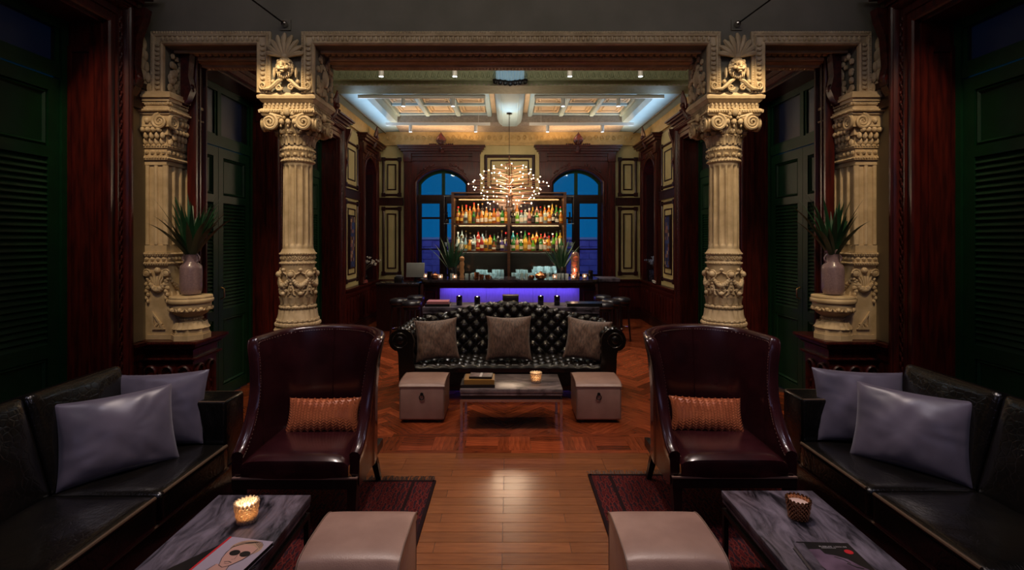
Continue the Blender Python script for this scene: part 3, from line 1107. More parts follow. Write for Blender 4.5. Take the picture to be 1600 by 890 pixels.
class Boards:
    def __init__(self, mt, z=0.0):
        self.z = z
        self.items = []
        self.mt = mt

    def add(self, x, y, rot, L, W):
        self.items.append((x, y, rot, L, W))

    def flush(self, singles):
        """the boards in singles stay objects, the others are one mesh"""
        cache = {}
        V, F, UV = [], [], []
        for i, (x, y, r, L, W) in enumerate(self.items):
            if i in singles:
                key = (round(L, 3), round(W, 3))
                if key not in cache:
                    vs, fs = plank_mesh(L, W, self.mt)
                    me = bpy.data.meshes.new('plank')
                    me.from_pydata(vs, [], fs)
                    me.materials.append(self.mt)
                    uv = me.uv_layers.new()
                    for lp in me.loops:
                        uv.data[lp.index].uv = (vs[lp.vertex_index][0], vs[lp.vertex_index][1])
                    cache[key] = me
                o = bpy.data.objects.new('plank', cache[key])
                COL.objects.link(o)
                o.parent = floor
                o.location = (x, y, self.z)
                o.rotation_euler = (0, 0, r)
            else:
                vs, fs = plank_mesh(L, W, self.mt)
                b = len(V)
                c, s_ = cos(r), sin(r)
                V += [(x + p[0] * c - p[1] * s_, y + p[0] * s_ + p[1] * c, p[2] + self.z) for p in vs]
                for q in fs:
                    F.append(tuple(k + b for k in q))
                    UV += [(vs[k][0] + x * 3.1, vs[k][1] + y * 2.3) for k in q]
        if V:
            me = bpy.data.meshes.new('planking')
            me.from_pydata(V, [], F)
            me.materials.append(self.mt)
            uv = me.uv_layers.new()
            for i, t in enumerate(UV):
                uv.data[i].uv = t
            o = bpy.data.objects.new('planking', me)
            COL.objects.link(o)
            o.parent = floor
            o['kind'] = 'stuff'


# boards laid across the near part of the room
near = Boards(M_PLANKP)
W = 0.108
y = -2.6
row = 0
sing = set()
while y < 4.34:
    x = -3.42 - 0.42 * (row % 3)
    while x < 3.42:
        L = 0.84
        a, b = max(x, -3.42), min(x + L, 3.42)
        if b - a > 0.1:
            near.add((a + b) / 2, y + W / 2, 0, b - a, W)
            if y > 2.1 and -0.95 < (a + b) / 2 < 0.95:
                sing.add(len(near.items) - 1)
        x += L
    y += W
    row += 1
near.flush(sing)
# border band of square blocks between two strips
band = Boards(M_PLANK)
yb = y
sing = set()
for x in [(-3.42 + 1.14 * (i + 0.5)) for i in range(6)]:
    band.add(x, yb + 0.03, 0, 1.14, 0.06)
    sing.add(len(band.items) - 1)
i = 0
x = -3.42
while x < 3.3:
    k = 0.30
    for j in range(3):
        if i % 2:
            band.add(x + 0.05 + 0.1 * j, yb + 0.06 + 0.15, pi / 2, 0.30, 0.10)
        else:
            band.add(x + 0.15, yb + 0.06 + 0.05 + 0.1 * j, 0, 0.30, 0.10)
        if abs(x + 0.15) < 1.6:
            sing.add(len(band.items) - 1)
    x += k
    i += 1
ye = yb + 0.36
for x in [(-3.42 + 1.14 * (i + 0.5)) for i in range(6)]:
    band.add(x, ye + 0.04, 0, 1.14, 0.08)
    sing.add(len(band.items) - 1)
band.flush(sing)
nsing = 0
# herringbone beyond
her = Boards(M_PLANK, -0.0012)
ys = ye + 0.085
L, W = 0.60, 0.12
c45 = sqrt(0.5)
K = 5
for sx in range(-12, 13):
    for t in range(-130, 131):
        for cu, cv, r in (((t + 2 * K * sx) * W + L / 2, t * W + W / 2, 0.0), (t * W + W / 2, (t - 2 * K + 1 + 2 * K * sx) * W + L / 2, pi / 2)):
            X = (cu - cv) * c45
            Y = (cu + cv) * c45 + 8.0
            if abs(X) < 3.45 and ys - 0.28 < Y < YB + 0.15:
                her.add(X, Y, r + pi / 4, L, W)
vis = [(q[1], i) for i, q in enumerate(her.items) if (abs(q[0]) < 1.9 and q[1] < 6.0 and q[1] > ys + 0.2) or (1.15 < abs(q[0]) < 2.3 and 6.0 <= q[1] < 8.5)]
vis.sort()
far_s = set(i for _, i in vis[:130])
her.flush(far_s)


# ------------------------------------------------------------------ columns and pilasters
def leaf(g, th, r, z, w, h, out=0.05, m=ID, c=(0, 0)):
    """an upright carved leaf set round a column at angle th"""
    def fn(u, v):
        s = 2 * u - 1
        ww = w * (0.55 + 0.75 * sin(pi * min(1, v * 1.05) * 0.85) + 0.10 * cos(v * 16)) * 0.5 * (1 if v < 0.85 else (1 - v) / 0.15 * 0.7 + 0.3)
        q = r + out * (0.15 + 0.85 * v ** 2.2) + 0.012 * (1 - abs(s)) - 0.3 * out * max(0, v - 0.85) / 0.15
        zz = z + h * (v if v < 0.85 else 0.85 + 0.02 - 0.5 * (v - 0.85))
        a = th + s * ww / r
        return m((c[0] + q * cos(a), c[1] + q * sin(a), zz))
    g.grid(fn, 4, 7)


def ring_beads(g, r, z, n, q, sz=(1, 1, 1), c=(0, 0), off=0):
    for i in range(n):
        a = 2 * pi * (i + off) / n
        g.ell((c[0] + r * cos(a), c[1] + r * sin(a), z), (q * sz[0], q * sz[1], q * sz[2]), 6, 4)


def make_column():
    t = thing('column', 'tbd', 'column')
    g = G()
    for q0, q1, w in ((0, 0.16, 0.30), (0.16, 0.20, 0.285), (0.20, 0.80, 0.255), (0.80, 0.85, 0.27), (0.85, 0.90, 0.285), (0.90, 0.93, 0.31)):
        g.box(-w, w, -w, w, q0, q1)
    for k in range(4):
        rz = lambda p, k=k: (p[0] * cos(k * pi / 2) - p[1] * sin(k * pi / 2), p[0] * sin(k * pi / 2) + p[1] * cos(k * pi / 2), p[2])
        for x in (-0.12, 0.12):
            g.sweep([(x - 0.09, 0.28), (x - 0.09, 0.62)] + [(x - 0.09 * cos(pi * i / 8), 0.62 + 0.09 * sin(pi * i / 8)) for i in range(1, 8)] + [(x + 0.09, 0.62), (x + 0.09, 0.28)],
                    [(0, 0), (0, 0.02), (-0.025, 0.02), (-0.025, 0)], lambda p, rz=rz: rz((p[0], -0.255 - p[2], p[1])))
    g.build('pedestal', M_MAHOG, t, 0)
    g = G()
    g.lathe([(0.215, 0.93), (0.215, 0.945), (0.20, 0.95), (0.20, 1.005), (0.212, 1.01), (0.218, 1.025), (0.205, 1.045), (0.19, 1.05)], 36)
    for i in range(18):
        a = 2 * pi * i / 18
        g.tube([(0.205 * cos(a + 0.10 * cos(b)), 0.205 * sin(a + 0.10 * cos(b)), 0.978 + 0.018 * sin(b)) for b in [2 * pi * k / 8 for k in range(8)]], 0.006, 4, closed=True)
        g.ell((0.204 * cos(a), 0.204 * sin(a), 0.978), 0.010, 6, 4)
    g.build('plinth', M_STONE, t)
    g = G()
    g.lathe([(0.185, 1.05), (0.198, 1.07), (0.198, 1.09), (0.186, 1.105), (0.178, 1.12), (0.168, 1.15), (0.158, 1.19), (0.152, 1.225), (0.160, 1.235), (0.160, 1.25), (0.150, 1.26)], 36)
    for i in range(20):
        leaf(g, 2 * pi * i / 20, 0.160, 1.215, 0.075, -0.12, 0.035)
    ring_beads(g, 0.198, 1.08, 34, 0.019, (0.9, 0.9, 1))
    ring_beads(g, 0.162, 1.243, 34, 0.013)
    ring_beads(g, 0.186, 1.118, 26, 0.014)
    g.build('flared_base', M_STONE, t)
    g = G()
    g.lathe([(0.146, 1.25), (0.150, 1.30), (0.150, 1.62), (0.156, 1.65)], 36)
    g.build('drum', M_STONE, t)
    g = G()
    R = 0.152
    for k in range(6):
        a0 = 2 * pi * k / 6 + pi / 6
        # swag of fruit
        for i in range(13):
            u = i / 12
            a = a0 + u * 2 * pi / 6
            z = 1.535 - 0.085 * sin(pi * u)
            q = 0.014 + 0.014 * sin(pi * u)
            g.ell((( R + 0.012) * cos(a), (R + 0.012) * sin(a), z), (q, q, q * 0.95), 7, 5)
            if 2 < i < 10:
                g.ell(((R + 0.018) * cos(a + 0.04), (R + 0.018) * sin(a + 0.04), z + 0.016 * (-1) ** i), q * 0.55, 6, 4)
        g.tube([((R + 0.010) * cos(a0 + u), (R + 0.010) * sin(a0 + u), 1.585 - 0.025 * abs(sin(u * 6))) for u in [x * 2 * pi / 60 for x in range(11)]], 0.010, 5)
        # boss with ribbon and drop of husks
        g.ell(((R + 0.018) * cos(a0), (R + 0.018) * sin(a0), 1.555), 0.032, 9, 6)
        ring_at = [((R + 0.012) * cos(a0 + 0.24 * cos(b)), (R + 0.012) * sin(a0 + 0.24 * cos(b)), 1.555 + 0.038 * sin(b)) for b in [2 * pi * j / 10 for j in range(10)]]
        g.tube(ring_at, 0.009, 5, closed=True)
        for j in range(4):
            g.ell(((R + 0.010) * cos(a0), (R + 0.010) * sin(a0), 1.50 - 0.03 * j), (0.020 - 0.002 * j, 0.020 - 0.002 * j, 0.020), 7, 5)
        for s in (-1, 1):
            g.tube([((R + 0.010) * cos(a0 + s * u), (R + 0.010) * sin(a0 + s * u), 1.47 - 0.5 * u + 0.02 * sin(u * 30)) for u in (0, 0.08, 0.16, 0.26)], [0.010, 0.012, 0.010, 0.005], 5)
            g.tube([((R + 0.008) * cos(a0 + s * u), (R + 0.008) * sin(a0 + s * u), 1.36 + 0.05 * sin(u * 7)) for u in (0.05, 0.16, 0.28, 0.40, 0.5)], [0.006, 0.011, 0.012, 0.009, 0.005], 5)
        g.ell(((R + 0.010) * cos(a0 + pi / 6), (R + 0.010) * sin(a0 + pi / 6), 1.60), (0.020, 0.020, 0.018), 8, 5)
        g.ell(((R + 0.014) * cos(a0 + pi / 6), (R + 0.014) * sin(a0 + pi / 6), 1.375), (0.024, 0.024, 0.024), 8, 5)
        for j in range(5):
            b = a0 + pi / 6 + (j - 2) * 0.10
            g.ell(((R + 0.008) * cos(b), (R + 0.008) * sin(b), 1.40 + 0.012 * (2 - abs(j - 2))), (0.013, 0.013, 0.022), 6, 4)
    for i in range(14):
        leaf(g, 2 * pi * (i + 0.5) / 14, R - 0.004, 1.265, 0.06, 0.085, 0.025)
    g.build('garland', M_STONE, t)
    g = G()
    g.lathe([(0.150, 1.65), (0.160, 1.655), (0.162, 1.668), (0.154, 1.675), (0.150, 1.69), (0.152, 1.735), (0.162, 1.745), (0.164, 1.758), (0.156, 1.77), (0.140, 1.80)], 36)
    ring_beads(g, 0.163, 1.662, 40, 0.009)
    ring_beads(g, 0.164, 1.752, 40, 0.009)
    for i in range(18):
        a = 2 * pi * i / 18
        g.tube([(0.155 * cos(a + 0.13 * cos(b)), 0.155 * sin(a + 0.13 * cos(b)), 1.712 + 0.018 * sin(b)) for b in [2 * pi * k / 8 for k in range(8)]], 0.006, 4, closed=True)
        g.ell((0.157 * cos(a), 0.157 * sin(a), 1.712), 0.011, 6, 4)
    g.build('lower_band', M_STONE, t)
    # fluted shaft
    NF = 14

    def rf(r, z, a):
        u = (a * NF / (2 * pi)) % 1.0
        d = max(0.0, 1 - ((u - 0.5) / 0.38) ** 2)
        e = min(max((z - 1.83) / 0.03, 0), 1) * min(max((2.595 - z) / 0.03, 0), 1)
        return r - 0.020 * sqrt(d) * sqrt(e)
    zs = [1.79, 1.825, 1.832, 1.838, 1.846, 1.86, 2.0, 2.2, 2.4, 2.56, 2.576, 2.586, 2.592, 2.60, 2.63]
    g = G()
    g.lathe([(0.1385 - 0.006 * (z - 1.79) / 0.84, z) for z in zs], NF * 14, rf=rf)
    g.build('fluted_shaft', M_STONE, t, 60)
    g = G()
    g.lathe([(0.134, 2.62), (0.146, 2.63), (0.150, 2.642), (0.144, 2.655), (0.140, 2.67), (0.142, 2.72), (0.15, 2.73), (0.156, 2.745), (0.15, 2.76), (0.14, 2.775), (0.135, 2.79)], 36)
    ring_beads(g, 0.150, 2.642, 36, 0.010)
    ring_beads(g, 0.155, 2.748, 36, 0.010)
    for i in range(14):
        a = 2 * pi * i / 14
        g.ell((0.148 * cos(a), 0.148 * sin(a), 2.695), (0.020, 0.020, 0.020), 7, 5)
        leaf(g, a + pi / 14, 0.142, 2.675, 0.035, 0.05, 0.018)
    g.build('neck_band', M_STONE, t)
    # capital
    g = G()
    g.lathe([(0.130, 2.78), (0.134, 2.83), (0.150, 2.88), (0.180, 2.93), (0.195, 2.99), (0.20, 3.05)], 36)
    g.build('capital_bell', M_STONE, t)
    g = G()
    for i in range(16):
        leaf(g, 2 * pi * i / 16, 0.138, 2.785, 0.052, 0.11, 0.045)
        leaf(g, 2 * pi * (i + 0.5) / 16, 0.142, 2.80, 0.045, 0.075, 0.03)
    ring_beads(g, 0.185, 2.905, 14, 0.030, (1, 1, 0.9), off=0.5)
    ring_beads(g, 0.172, 2.87, 28, 0.012)
    g.build('acanthus_leaves', M_STONE, t)
    for k in range(4):
        ca, sa = cos(k * pi / 2), sin(k * pi / 2)
        R2 = lambda x, y, z, ca=ca, sa=sa: (x * ca - y * sa, x * sa + y * ca, z)
        for s in (-1, 1):
            g = G()
            c = (s * 0.158, -0.248, 2.975)
            n = 40
            pts, rr = [], []
            for i in range(n + 1):
                u = i / n
                a = pi / 2 - s * u * 2.4 * 2 * pi * -1
                q = 0.072 * (1 - 0.88 * u)
                pts.append(R2(c[0] + q * cos(a), c[1] - 0.012 * u, c[2] + q * sin(a)))
                rr.append(0.0165 * (1 - 0.5 * u))
            g.tube(pts, rr, 6)
            g.lathe([(0.066, -0.03), (0.066, 0.0), (0.0, 0.004)], 18, m=lambda p, R2=R2, c=c: R2(c[0] + p[0], c[1] - p[2] + 0.012, c[2] + p[1]))
            g.tube([R2(s * 0.158, -0.24, 3.048), R2(s * 0.10, -0.235, 3.035), R2(s * 0.03, -0.225, 3.02)], [0.02, 0.016, 0.012], 6)
            g.build('volute', M_STONE, t)
        g = G()
        for x in (-0.06, 0.0, 0.06):
            g.ell(R2(x, -0.222, 2.985), (0.026, 0.026, 0.030), 8, 6)
            g.ell(R2(x * 1.1, -0.226, 2.945), (0.010, 0.010, 0.018), 6, 4)
        for x in (-0.085, -0.035, 0.035, 0.085):
            g.ell(R2(x, -0.226, 3.025 - abs(x) * 0.1), (0.020, 0.02, 0.017), 7, 5)
        g.ell(R2(0, -0.248, 3.07), (0.032, 0.022, 0.040), 8, 6)
        for x in (-0.045, 0.045):
            g.ell(R2(x, -0.236, 3.055), (0.02, 0.016, 0.022), 7, 5)
        g.build('egg_and_flower', M_STONE, t)
    g = G()

    def slab(z0, z1, w0, w1, con=0.0):
        n = 12
        a, b = [], []
        for k in range(4):
            for i in range(n):
                u = -1 + 2 * i / n
                for lst, w in ((a, w0), (b, w1)):
                    y = -w + con * (1 - u * u)
                    x = u * w
                    lst.append((x * cos(k * pi / 2) - y * sin(k * pi / 2), x * sin(k * pi / 2) + y * cos(k * pi / 2)))
        N = len(a)
        g.add([(p[0], p[1], z0) for p in a] + [(p[0], p[1], z1) for p in b],
              [tuple(range(N - 1, -1, -1)), tuple(range(N, 2 * N))] + [(i, (i + 1) % N, N + (i + 1) % N, N + i) for i in range(N)])
    slab(3.04, 3.062, 0.238, 0.248, 0.022)
    slab(3.062, 3.085, 0.258, 0.262, 0.022)
    slab(3.085, 3.105, 0.262, 0.238, 0.015)
    slab(3.105, 3.16, 0.222, 0.226)
    slab(3.16, 3.19, 0.236, 0.262)
    slab(3.19, 3.215, 0.268, 0.272)
    slab(3.215, 3.245, 0.272, 0.256)
    g.build('abacus', M_STONE, t, 30)
    g = G()
    for k in range(4):
        rz = lambda p, k=k: (p[0] * cos(k * pi / 2) - p[1] * sin(k * pi / 2), p[0] * sin(k * pi / 2) + p[1] * cos(k * pi / 2), p[2])
        for i in range(22):
            x = -0.245 + 0.49 * (i + 0.5) / 22
            g.ell(rz((x, -0.262 + 0.02 * (1 - (x / 0.25) ** 2), 3.074)), 0.0115, 6, 4)
        for i in range(12):
            x = -0.225 + 0.45 * (i + 0.5) / 12
            g.ell(rz((x, -0.232, 3.143)), (0.013, 0.012, 0.016), 6, 4)
            g.box(x - 0.008, x + 0.008, -0.236, -0.222, 3.108, 3.128, rz)
    g.build('abacus_beads', M_STONE, t, kind='stuff')
    return t


colA = make_column()
colA.location = (-2.075, 4.87, 0)
colA['label'] = 'round fluted cream column with lion mask above, left of the two free-standing columns'
colA['group'] = 'free-standing columns of the screen'
dup(colA, 'round fluted cream column with garlanded base, right of the two free-standing columns', (2.075, 4.87, 0))


def make_pilaster():
    """square pier against the left wall; x measured from the wall towards the room"""
    t = thing('pilaster', 'tbd', 'pilaster')
    x1, y0, y1 = 0.205, -0.16, 0.16
    g = G()
    g.box(0, x1 - 0.015, y0 + 0.015, y1 - 0.015, 1.77, 2.63)
    NFL = 3
    for i in range(NFL + 1):
        y = y0 + 0.015 + (y1 - y0 - 0.03) * i / NFL
        g.tube([(x1 - 0.012, y, 1.84), (x1 - 0.012, y, 2.58)], 0.019, 10)
    for i in range(3):
        x = 0.02 + (x1 - 0.045) * i / 2
        g.tube([(x, y0 + 0.012, 1.84), (x, y0 + 0.012, 2.58)], 0.018, 10)
    g.box(0, x1, y0, y1, 1.77, 1.835).box(0, x1, y0, y1, 2.585, 2.63)
    g.build('fluted_pier', M_STONE, t, 30)

    def band(name, z, zz, grow, beads):
        g = G()
        for (q0, q1, w) in zz:
            g.box(0, x1 + w, y0 - w, y1 + w, z + q0, z + q1)
        for q, w, r, step in beads:
            n = int((y1 - y0 + 2 * w) / step)
            for i in range(n):
                g.ell((x1 + w, y0 - w + (y1 - y0 + 2 * w) * (i + 0.5) / n, z + q), r, 6, 4)
            n = int((x1 + w) / step)
            for i in range(n):
                g.ell(((x1 + w) * (i + 0.5) / n, y0 - w, z + q), r, 6, 4)
        g.build(name, M_STONE, t, 0)
    band('lower_band', 1.65, ((0, 0.03, 0.018), (0.03, 0.085, 0.006), (0.085, 0.12, 0.02)), 0, ((0.017, 0.02, 0.010, 0.022), (0.058, 0.008, 0.020, 0.044), (0.104, 0.022, 0.010, 0.022)))
    band('neck_band', 2.63, ((0, 0.035, 0.018), (0.035, 0.11, 0.006), (0.11, 0.15, 0.02)), 0, ((0.018, 0.02, 0.011, 0.024), (0.072, 0.008, 0.022, 0.050), (0.13, 0.022, 0.011, 0.024)))
    g = G()
    for q0, q1, w in ((2.78, 2.86, 0.01), (2.86, 2.93, 0.035), (2.93, 3.04, 0.06)):
        g.box(0, x1 + w, y0 - w, y1 + w, q0, q1)
    g.build('capital_block', M_STONE, t, 0)
    g = G()
    for i in range(6):
        y = y0 + (y1 - y0) * (i + 0.5) / 6
        for j, (q, w) in enumerate(((2.80, 0.03), (2.85, 0.055))):
            g.ell((x1 + w - 0.012, y + 0.02 * (j % 2), q), (0.022, 0.024, 0.038), 7, 5)
        g.ell((x1 + 0.065, y, 2.90), (0.026, 0.026, 0.026), 7, 5)
    for i in range(4):
        x = x1 * (i + 0.5) / 4
        g.ell((x, y0 - 0.02, 2.80), (0.024, 0.022, 0.038), 7, 5)
        g.ell((x + 0.02, y0 - 0.045, 2.85), (0.022, 0.022, 0.034), 7, 5)
        g.ell((x, y0 - 0.065, 2.90), (0.026, 0.026, 0.026), 7, 5)
    for y in (-0.05, 0.0, 0.05):
        g.ell((x1 + 0.068, y, 2.985), (0.022, 0.024, 0.030), 8, 6)
        g.ell((x1 + 0.068, y * 1.3, 3.025), (0.02, 0.02, 0.016), 6, 4)
    for x in (0.07, 0.12):
        g.ell((x, y0 - 0.065, 2.985), (0.024, 0.022, 0.030), 8, 6)
    g.build('acanthus_leaves', M_STONE, t)
    for c, pl in (((x1 + 0.075, y0 - 0.01, 2.975), 0), ((x1 + 0.075, y1 + 0.01, 2.975), 0), ((x1 - 0.015, y0 - 0.075, 2.975), 1)):
        g = G()
        P = (lambda a, b: (0, a, b)) if pl == 0 else (lambda a, b: (a, 0, b))
        spiral(g, c, 0.068, 2.3, pi / 2, P, -1 if c[1] > 0 else 1, 0.0165)
        q = 0.02
        g.ell((c[0] - (q if pl == 0 else 0), c[1] + (q if pl else 0), c[2]), (0.02 if pl == 0 else 0.06, 0.06 if pl == 0 else 0.02, 0.06), 10, 7)
        g.build('volute', M_STONE, t)
    g = G()
    for q0, q1, w in ((3.04, 3.062, 0.075), (3.062, 3.085, 0.095), (3.085, 3.105, 0.085), (3.105, 3.16, 0.06), (3.16, 3.19, 0.08), (3.19, 3.215, 0.10), (3.215, 3.245, 0.09)):
        g.box(0, x1 + w, y0 - w, y1 + w, q0, q1)
    g.build('abacus', M_STONE, t, 0)
    g = G()
    for i in range(20):
        y = y0 - 0.09 + (y1 - y0 + 0.18) * (i + 0.5) / 20
        g.ell((x1 + 0.095, y, 3.074), 0.0115, 6, 4)
        g.ell((x1 + 0.065, y, 3.14), (0.012, 0.011, 0.016), 6, 4)
        x = (x1 + 0.09) * (i + 0.5) / 20
        g.ell((x, y0 - 0.095, 3.074), 0.0115, 6, 4)
        g.ell((x, y0 - 0.065, 3.14), (0.010, 0.012, 0.016), 6, 4)
    g.build('abacus_beads', M_STONE, t, kind='stuff')
    # console foot with scroll, swag and husks
    g = G()
    side = [(0, 0.956), (0.38, 0.956), (0.39, 1.0), (0.36, 1.06), (0.32, 1.10), (0.28, 1.17), (0.255, 1.26), (0.225, 1.38), (0.215, 1.65), (0, 1.65)]
    g.prism(side, -0.15, 0.15, lambda p: (p[0], p[2], p[1]))
    for y in (-0.13, 0.13, -0.045, 0.045):
        g.tube([(0.38, y, 1.02), (0.355, y, 1.07), (0.318, y, 1.115), (0.287, y, 1.18), (0.258, y, 1.27), (0.23, y, 1.40)], 0.014, 6)
    g.box(0.02, 0.30, -0.162, -0.15, 0.956, 1.0)
    g.sweep([(0.07, 1.05), (0.07, 1.22), (0.19, 1.05)], [(0, 0), (0, 0.016), (-0.018, 0.016), (-0.018, 0)], lambda p: (p[0], -0.15 - p[2], p[1]), closed=True)
    for i in range(7):
        g.ell((0.095 + 0.012 * i, -0.152, 1.075 + 0.012 * (i % 3)), 0.014, 6, 4)
    g.build('console_foot', M_STONE, t, 30)
    for y in (-0.155, 0.155):
        g = G()
        spiral(g, (0.345, y, 1.012), 0.052, 2.2, pi * 0.6, lambda a, b: (a, 0, b), 1, 0.013)
        g.ell((0.345, y * 0.94, 1.012), (0.05, 0.02, 0.05), 12, 8)
        g.build('scroll', M_STONE, t)
    g = G()
    for i in range(13):
        u = i / 12
        q = 0.013 + 0.016 * sin(pi * u)
        g.ell((0.03 + 0.19 * u, -0.165, 1.52 - 0.10 * sin(pi * u)), q, 7, 5)
        g.ell((0.225 + 0.01 * sin(pi * u), -0.14 + 0.28 * u, 1.52 - 0.10 * sin(pi * u)), q, 7, 5)
        if i % 2:
            g.ell((0.03 + 0.19 * u, -0.178, 1.535 - 0.10 * sin(pi * u)), q * 0.6, 6, 4)
    for x in (0.03, 0.21):
        for j in range(6):
            g.ell((x - 0.01 + 0.012 * (j % 2), -0.16, 1.47 - 0.032 * j), (0.024 - 0.002 * j, 0.016, 0.022), 7, 5)
        g.ell((x, -0.165, 1.575), (0.036, 0.028, 0.036), 9, 6)
        spiral(g, (x, -0.18, 1.575), 0.04, 1.5, 0, lambda a, b: (a, 0, b), 1, 0.010)
    g.ell((0.12, -0.16, 1.60), (0.03, 0.025, 0.03), 8, 6)
    for i in range(5):
        g.tube([(0.12 + 0.012 * (i - 2), -0.158, 1.44), (0.12 + 0.02 * (i - 2), -0.168, 1.50), (0.12 + 0.032 * (i - 2), -0.160, 1.545)], [0.006, 0.010, 0.008], 5)
    g.build('garland', M_STONE, t)
    return t


def keep_off_wall(t, lim=0.002):
    for o in t.children:
        for w in o.data.vertices:
            if w.co.x < lim:
                w.co.x = lim


pilA = make_pilaster()
keep_off_wall(pilA)
pilA.location = (-WF, 4.82, 0)
pilA['label'] = 'square cream wall pilaster with scrolled console foot, beside the left wall vase'
pilA['group'] = 'wall pilasters of the screen'
dup(pilA, 'square cream wall pilaster with scrolled console foot, beside the right wall vase', (WF, 4.82, 0), scale=(-1, 1, 1))


def make_dado():
    t = thing('pedestal', 'tbd', 'pedestal')
    g = G()
    for q0, q1, x, y in ((0, 0.14, 0.53, 0.22), (0.14, 0.18, 0.51, 0.20), (0.18, 0.76, 0.47, 0.17), (0.76, 0.775, 0.49, 0.185), (0.775, 0.795, 0.51, 0.20), (0.795, 0.865, 0.475, 0.175),
                         (0.865, 0.88, 0.49, 0.19), (0.88, 0.90, 0.51, 0.21), (0.90, 0.925, 0.53, 0.235), (0.925, 0.954, 0.55, 0.25)):
        g.box(0, x, -y, y + 0.03, q0, q1)
    g.build('pedestal_body', M_MAHOG, t, 0)
    g = G()
    for z, x, y in ((0.785, 0.51, 0.20), (0.89, 0.51, 0.21), (0.94, 0.55, 0.25)):
        n = 34
        for i in range(n):
            g.ell((x * (i + 0.5) / n, -y, z), 0.009, 5, 4)
            g.ell((x, -y + 2 * y * (i + 0.5) / n, z), 0.009, 5, 4)
    g.build('bead_row', M_CARVE, t, kind='stuff')

    def arch(m, c, w, name='arch_panel'):
        g = G()
        A = [(c - w, 0.22), (c - w, 0.66)] + [(c - w * cos(pi * i / 10), 0.66 + w * sin(pi * i / 10)) for i in range(1, 10)] + [(c + w, 0.66), (c + w, 0.22)]
        g.sweep(A, [(0, 0), (0, 0.022), (-0.012, 0.032), (-0.022, 0.02), (-0.024, 0)], m)
        for i in range(24):
            g.ell(m((c + (rnd.random() - 0.5) * 1.1 * w, 0.30 + 0.38 * rnd.random(), 0.0)), (0.014, 0.012, 0.014), 6, 4)
        g.build(name, M_CARVE, t, 30)
    mf = lambda p: (p[0], -0.17 - p[2], p[1])
    ms = lambda p: (0.47 + p[2], p[0], p[1])
    for c in (0.08, 0.235, 0.39):
        arch(mf, c, 0.066)
    for c in (-0.085, 0.085):
        arch(ms, c, 0.066)
    return t


dadA = make_dado()
keep_off_wall(dadA)
dadA.location = (-WF, 4.80, 0)
dadA['label'] = 'carved mahogany pedestal with arched panels under the left wall pilaster and urn'
dadA['group'] = 'carved pedestals by the walls'
dup(dadA, 'carved mahogany pedestal with arched panels under the right wall pilaster and urn', (WF, 4.80, 0), scale=(-1, 1, 1))


def make_urn():
    t = thing('urn_stand', 'tbd', 'stand')
    g = G()
    for q0, q1, w in ((0, 0.05, 0.165), (0.05, 0.065, 0.158), (0.065, 0.10, 0.15)):
        g.lathe([(w, q0), (w, q1)], 8, a0=pi / 8, a1=pi / 8 + 2 * pi)
    g.build('plinth', M_STONE, t, 0)
    g = G()
    g.lathe([(0.15, 0.10), (0.13, 0.13), (0.10, 0.155), (0.085, 0.175), (0.095, 0.19), (0.085, 0.20), (0.10, 0.215), (0.14, 0.24), (0.163, 0.28), (0.17, 0.32), (0.165, 0.335)], 32)
    for i in range(18):
        leaf(g, 2 * pi * i / 18, 0.118, 0.165, 0.055, -0.07, 0.04)
    ring_beads(g, 0.097, 0.192, 24, 0.010)
    g.build('bowl', M_STONE, t)
    g = G()
    for i in range(12):
        a = 2 * pi * i / 12
        g.ell((0.166 * cos(a), 0.166 * sin(a), 0.283), (0.022, 0.022, 0.022), 7, 5)
        for s in (-1, 1):
            g.tube([(0.166 * cos(a + s * u), 0.166 * sin(a + s * u), 0.30 - 0.03 * sin(u * 12)) for u in (0.02, 0.10, 0.18, 0.25)], [0.006, 0.012, 0.010, 0.005], 5)
    g.build('flower_band', M_STONE, t)
    G().lathe([(0.165, 0.335), (0.185, 0.345), (0.19, 0.36), (0.188, 0.372), (0.178, 0.385), (0.182, 0.392), (0.178, 0.405), (0.0, 0.41)], 32).build('round_top', M_STONE, t)
    return t


urnA = make_urn()
urnA.location = (-3.03, 4.73, 0.955)
urnA['label'] = 'round carved cream urn stand on the left wall pedestal, holding the vase'
urnA['group'] = 'urn stands on the pedestals'
dup(urnA, 'round carved cream urn stand on the right wall pedestal, holding the vase', (3.05, 4.73, 0.955), rz=0.2)

M_CERAM = mat('mauve_glaze', (0.30, 0.205, 0.225), 0.32, col2=(0.23, 0.155, 0.175), scale=70, coat=0.4, lo=0.3)
M_LEAF = mat('dark_green_leaf', (0.012, 0.055, 0.024), 0.38, col2=(0.022, 0.085, 0.035), scale=4, sub=0.0)


def blade_leaf(base, az, L, lean, w, droop, tw=0.0):
    g = G()
    n = 9
    L_, R_, C_ = [], [], []
    d = Vector((cos(az), sin(az), 0))
    sd = Vector((-sin(az), cos(az), 0))
    p = Vector(base)
    ang = lean
    for i in range(n + 1):
        u = i / n
        ww = w * (0.35 + 0.9 * sin(pi * min(1, 0.12 + u * 0.9)) ** 0.8) * (1 - u ** 4) * 0.5 + 0.0006
        up = d * -cos(ang) + Vector((0, 0, sin(ang)))
        L_.append(p + sd * ww + up * 0.12 * ww)
        R_.append(p - sd * ww + up * 0.12 * ww)
        C_.append(p.copy())
        p = p + (d * sin(ang) + Vector((0, 0, cos(ang)))) * (L / n)
        ang += droop / n * (0.4 + 1.2 * u)
    vs = [tuple(x) for x in L_ + C_ + R_]
    k = n + 1
    fs = []
    for i in range(n):
        fs.append((i, i + 1, k + i + 1, k + i))
        fs.append((k + i, k + i + 1, 2 * k + i + 1, 2 * k + i))
    return g.add(vs, fs)


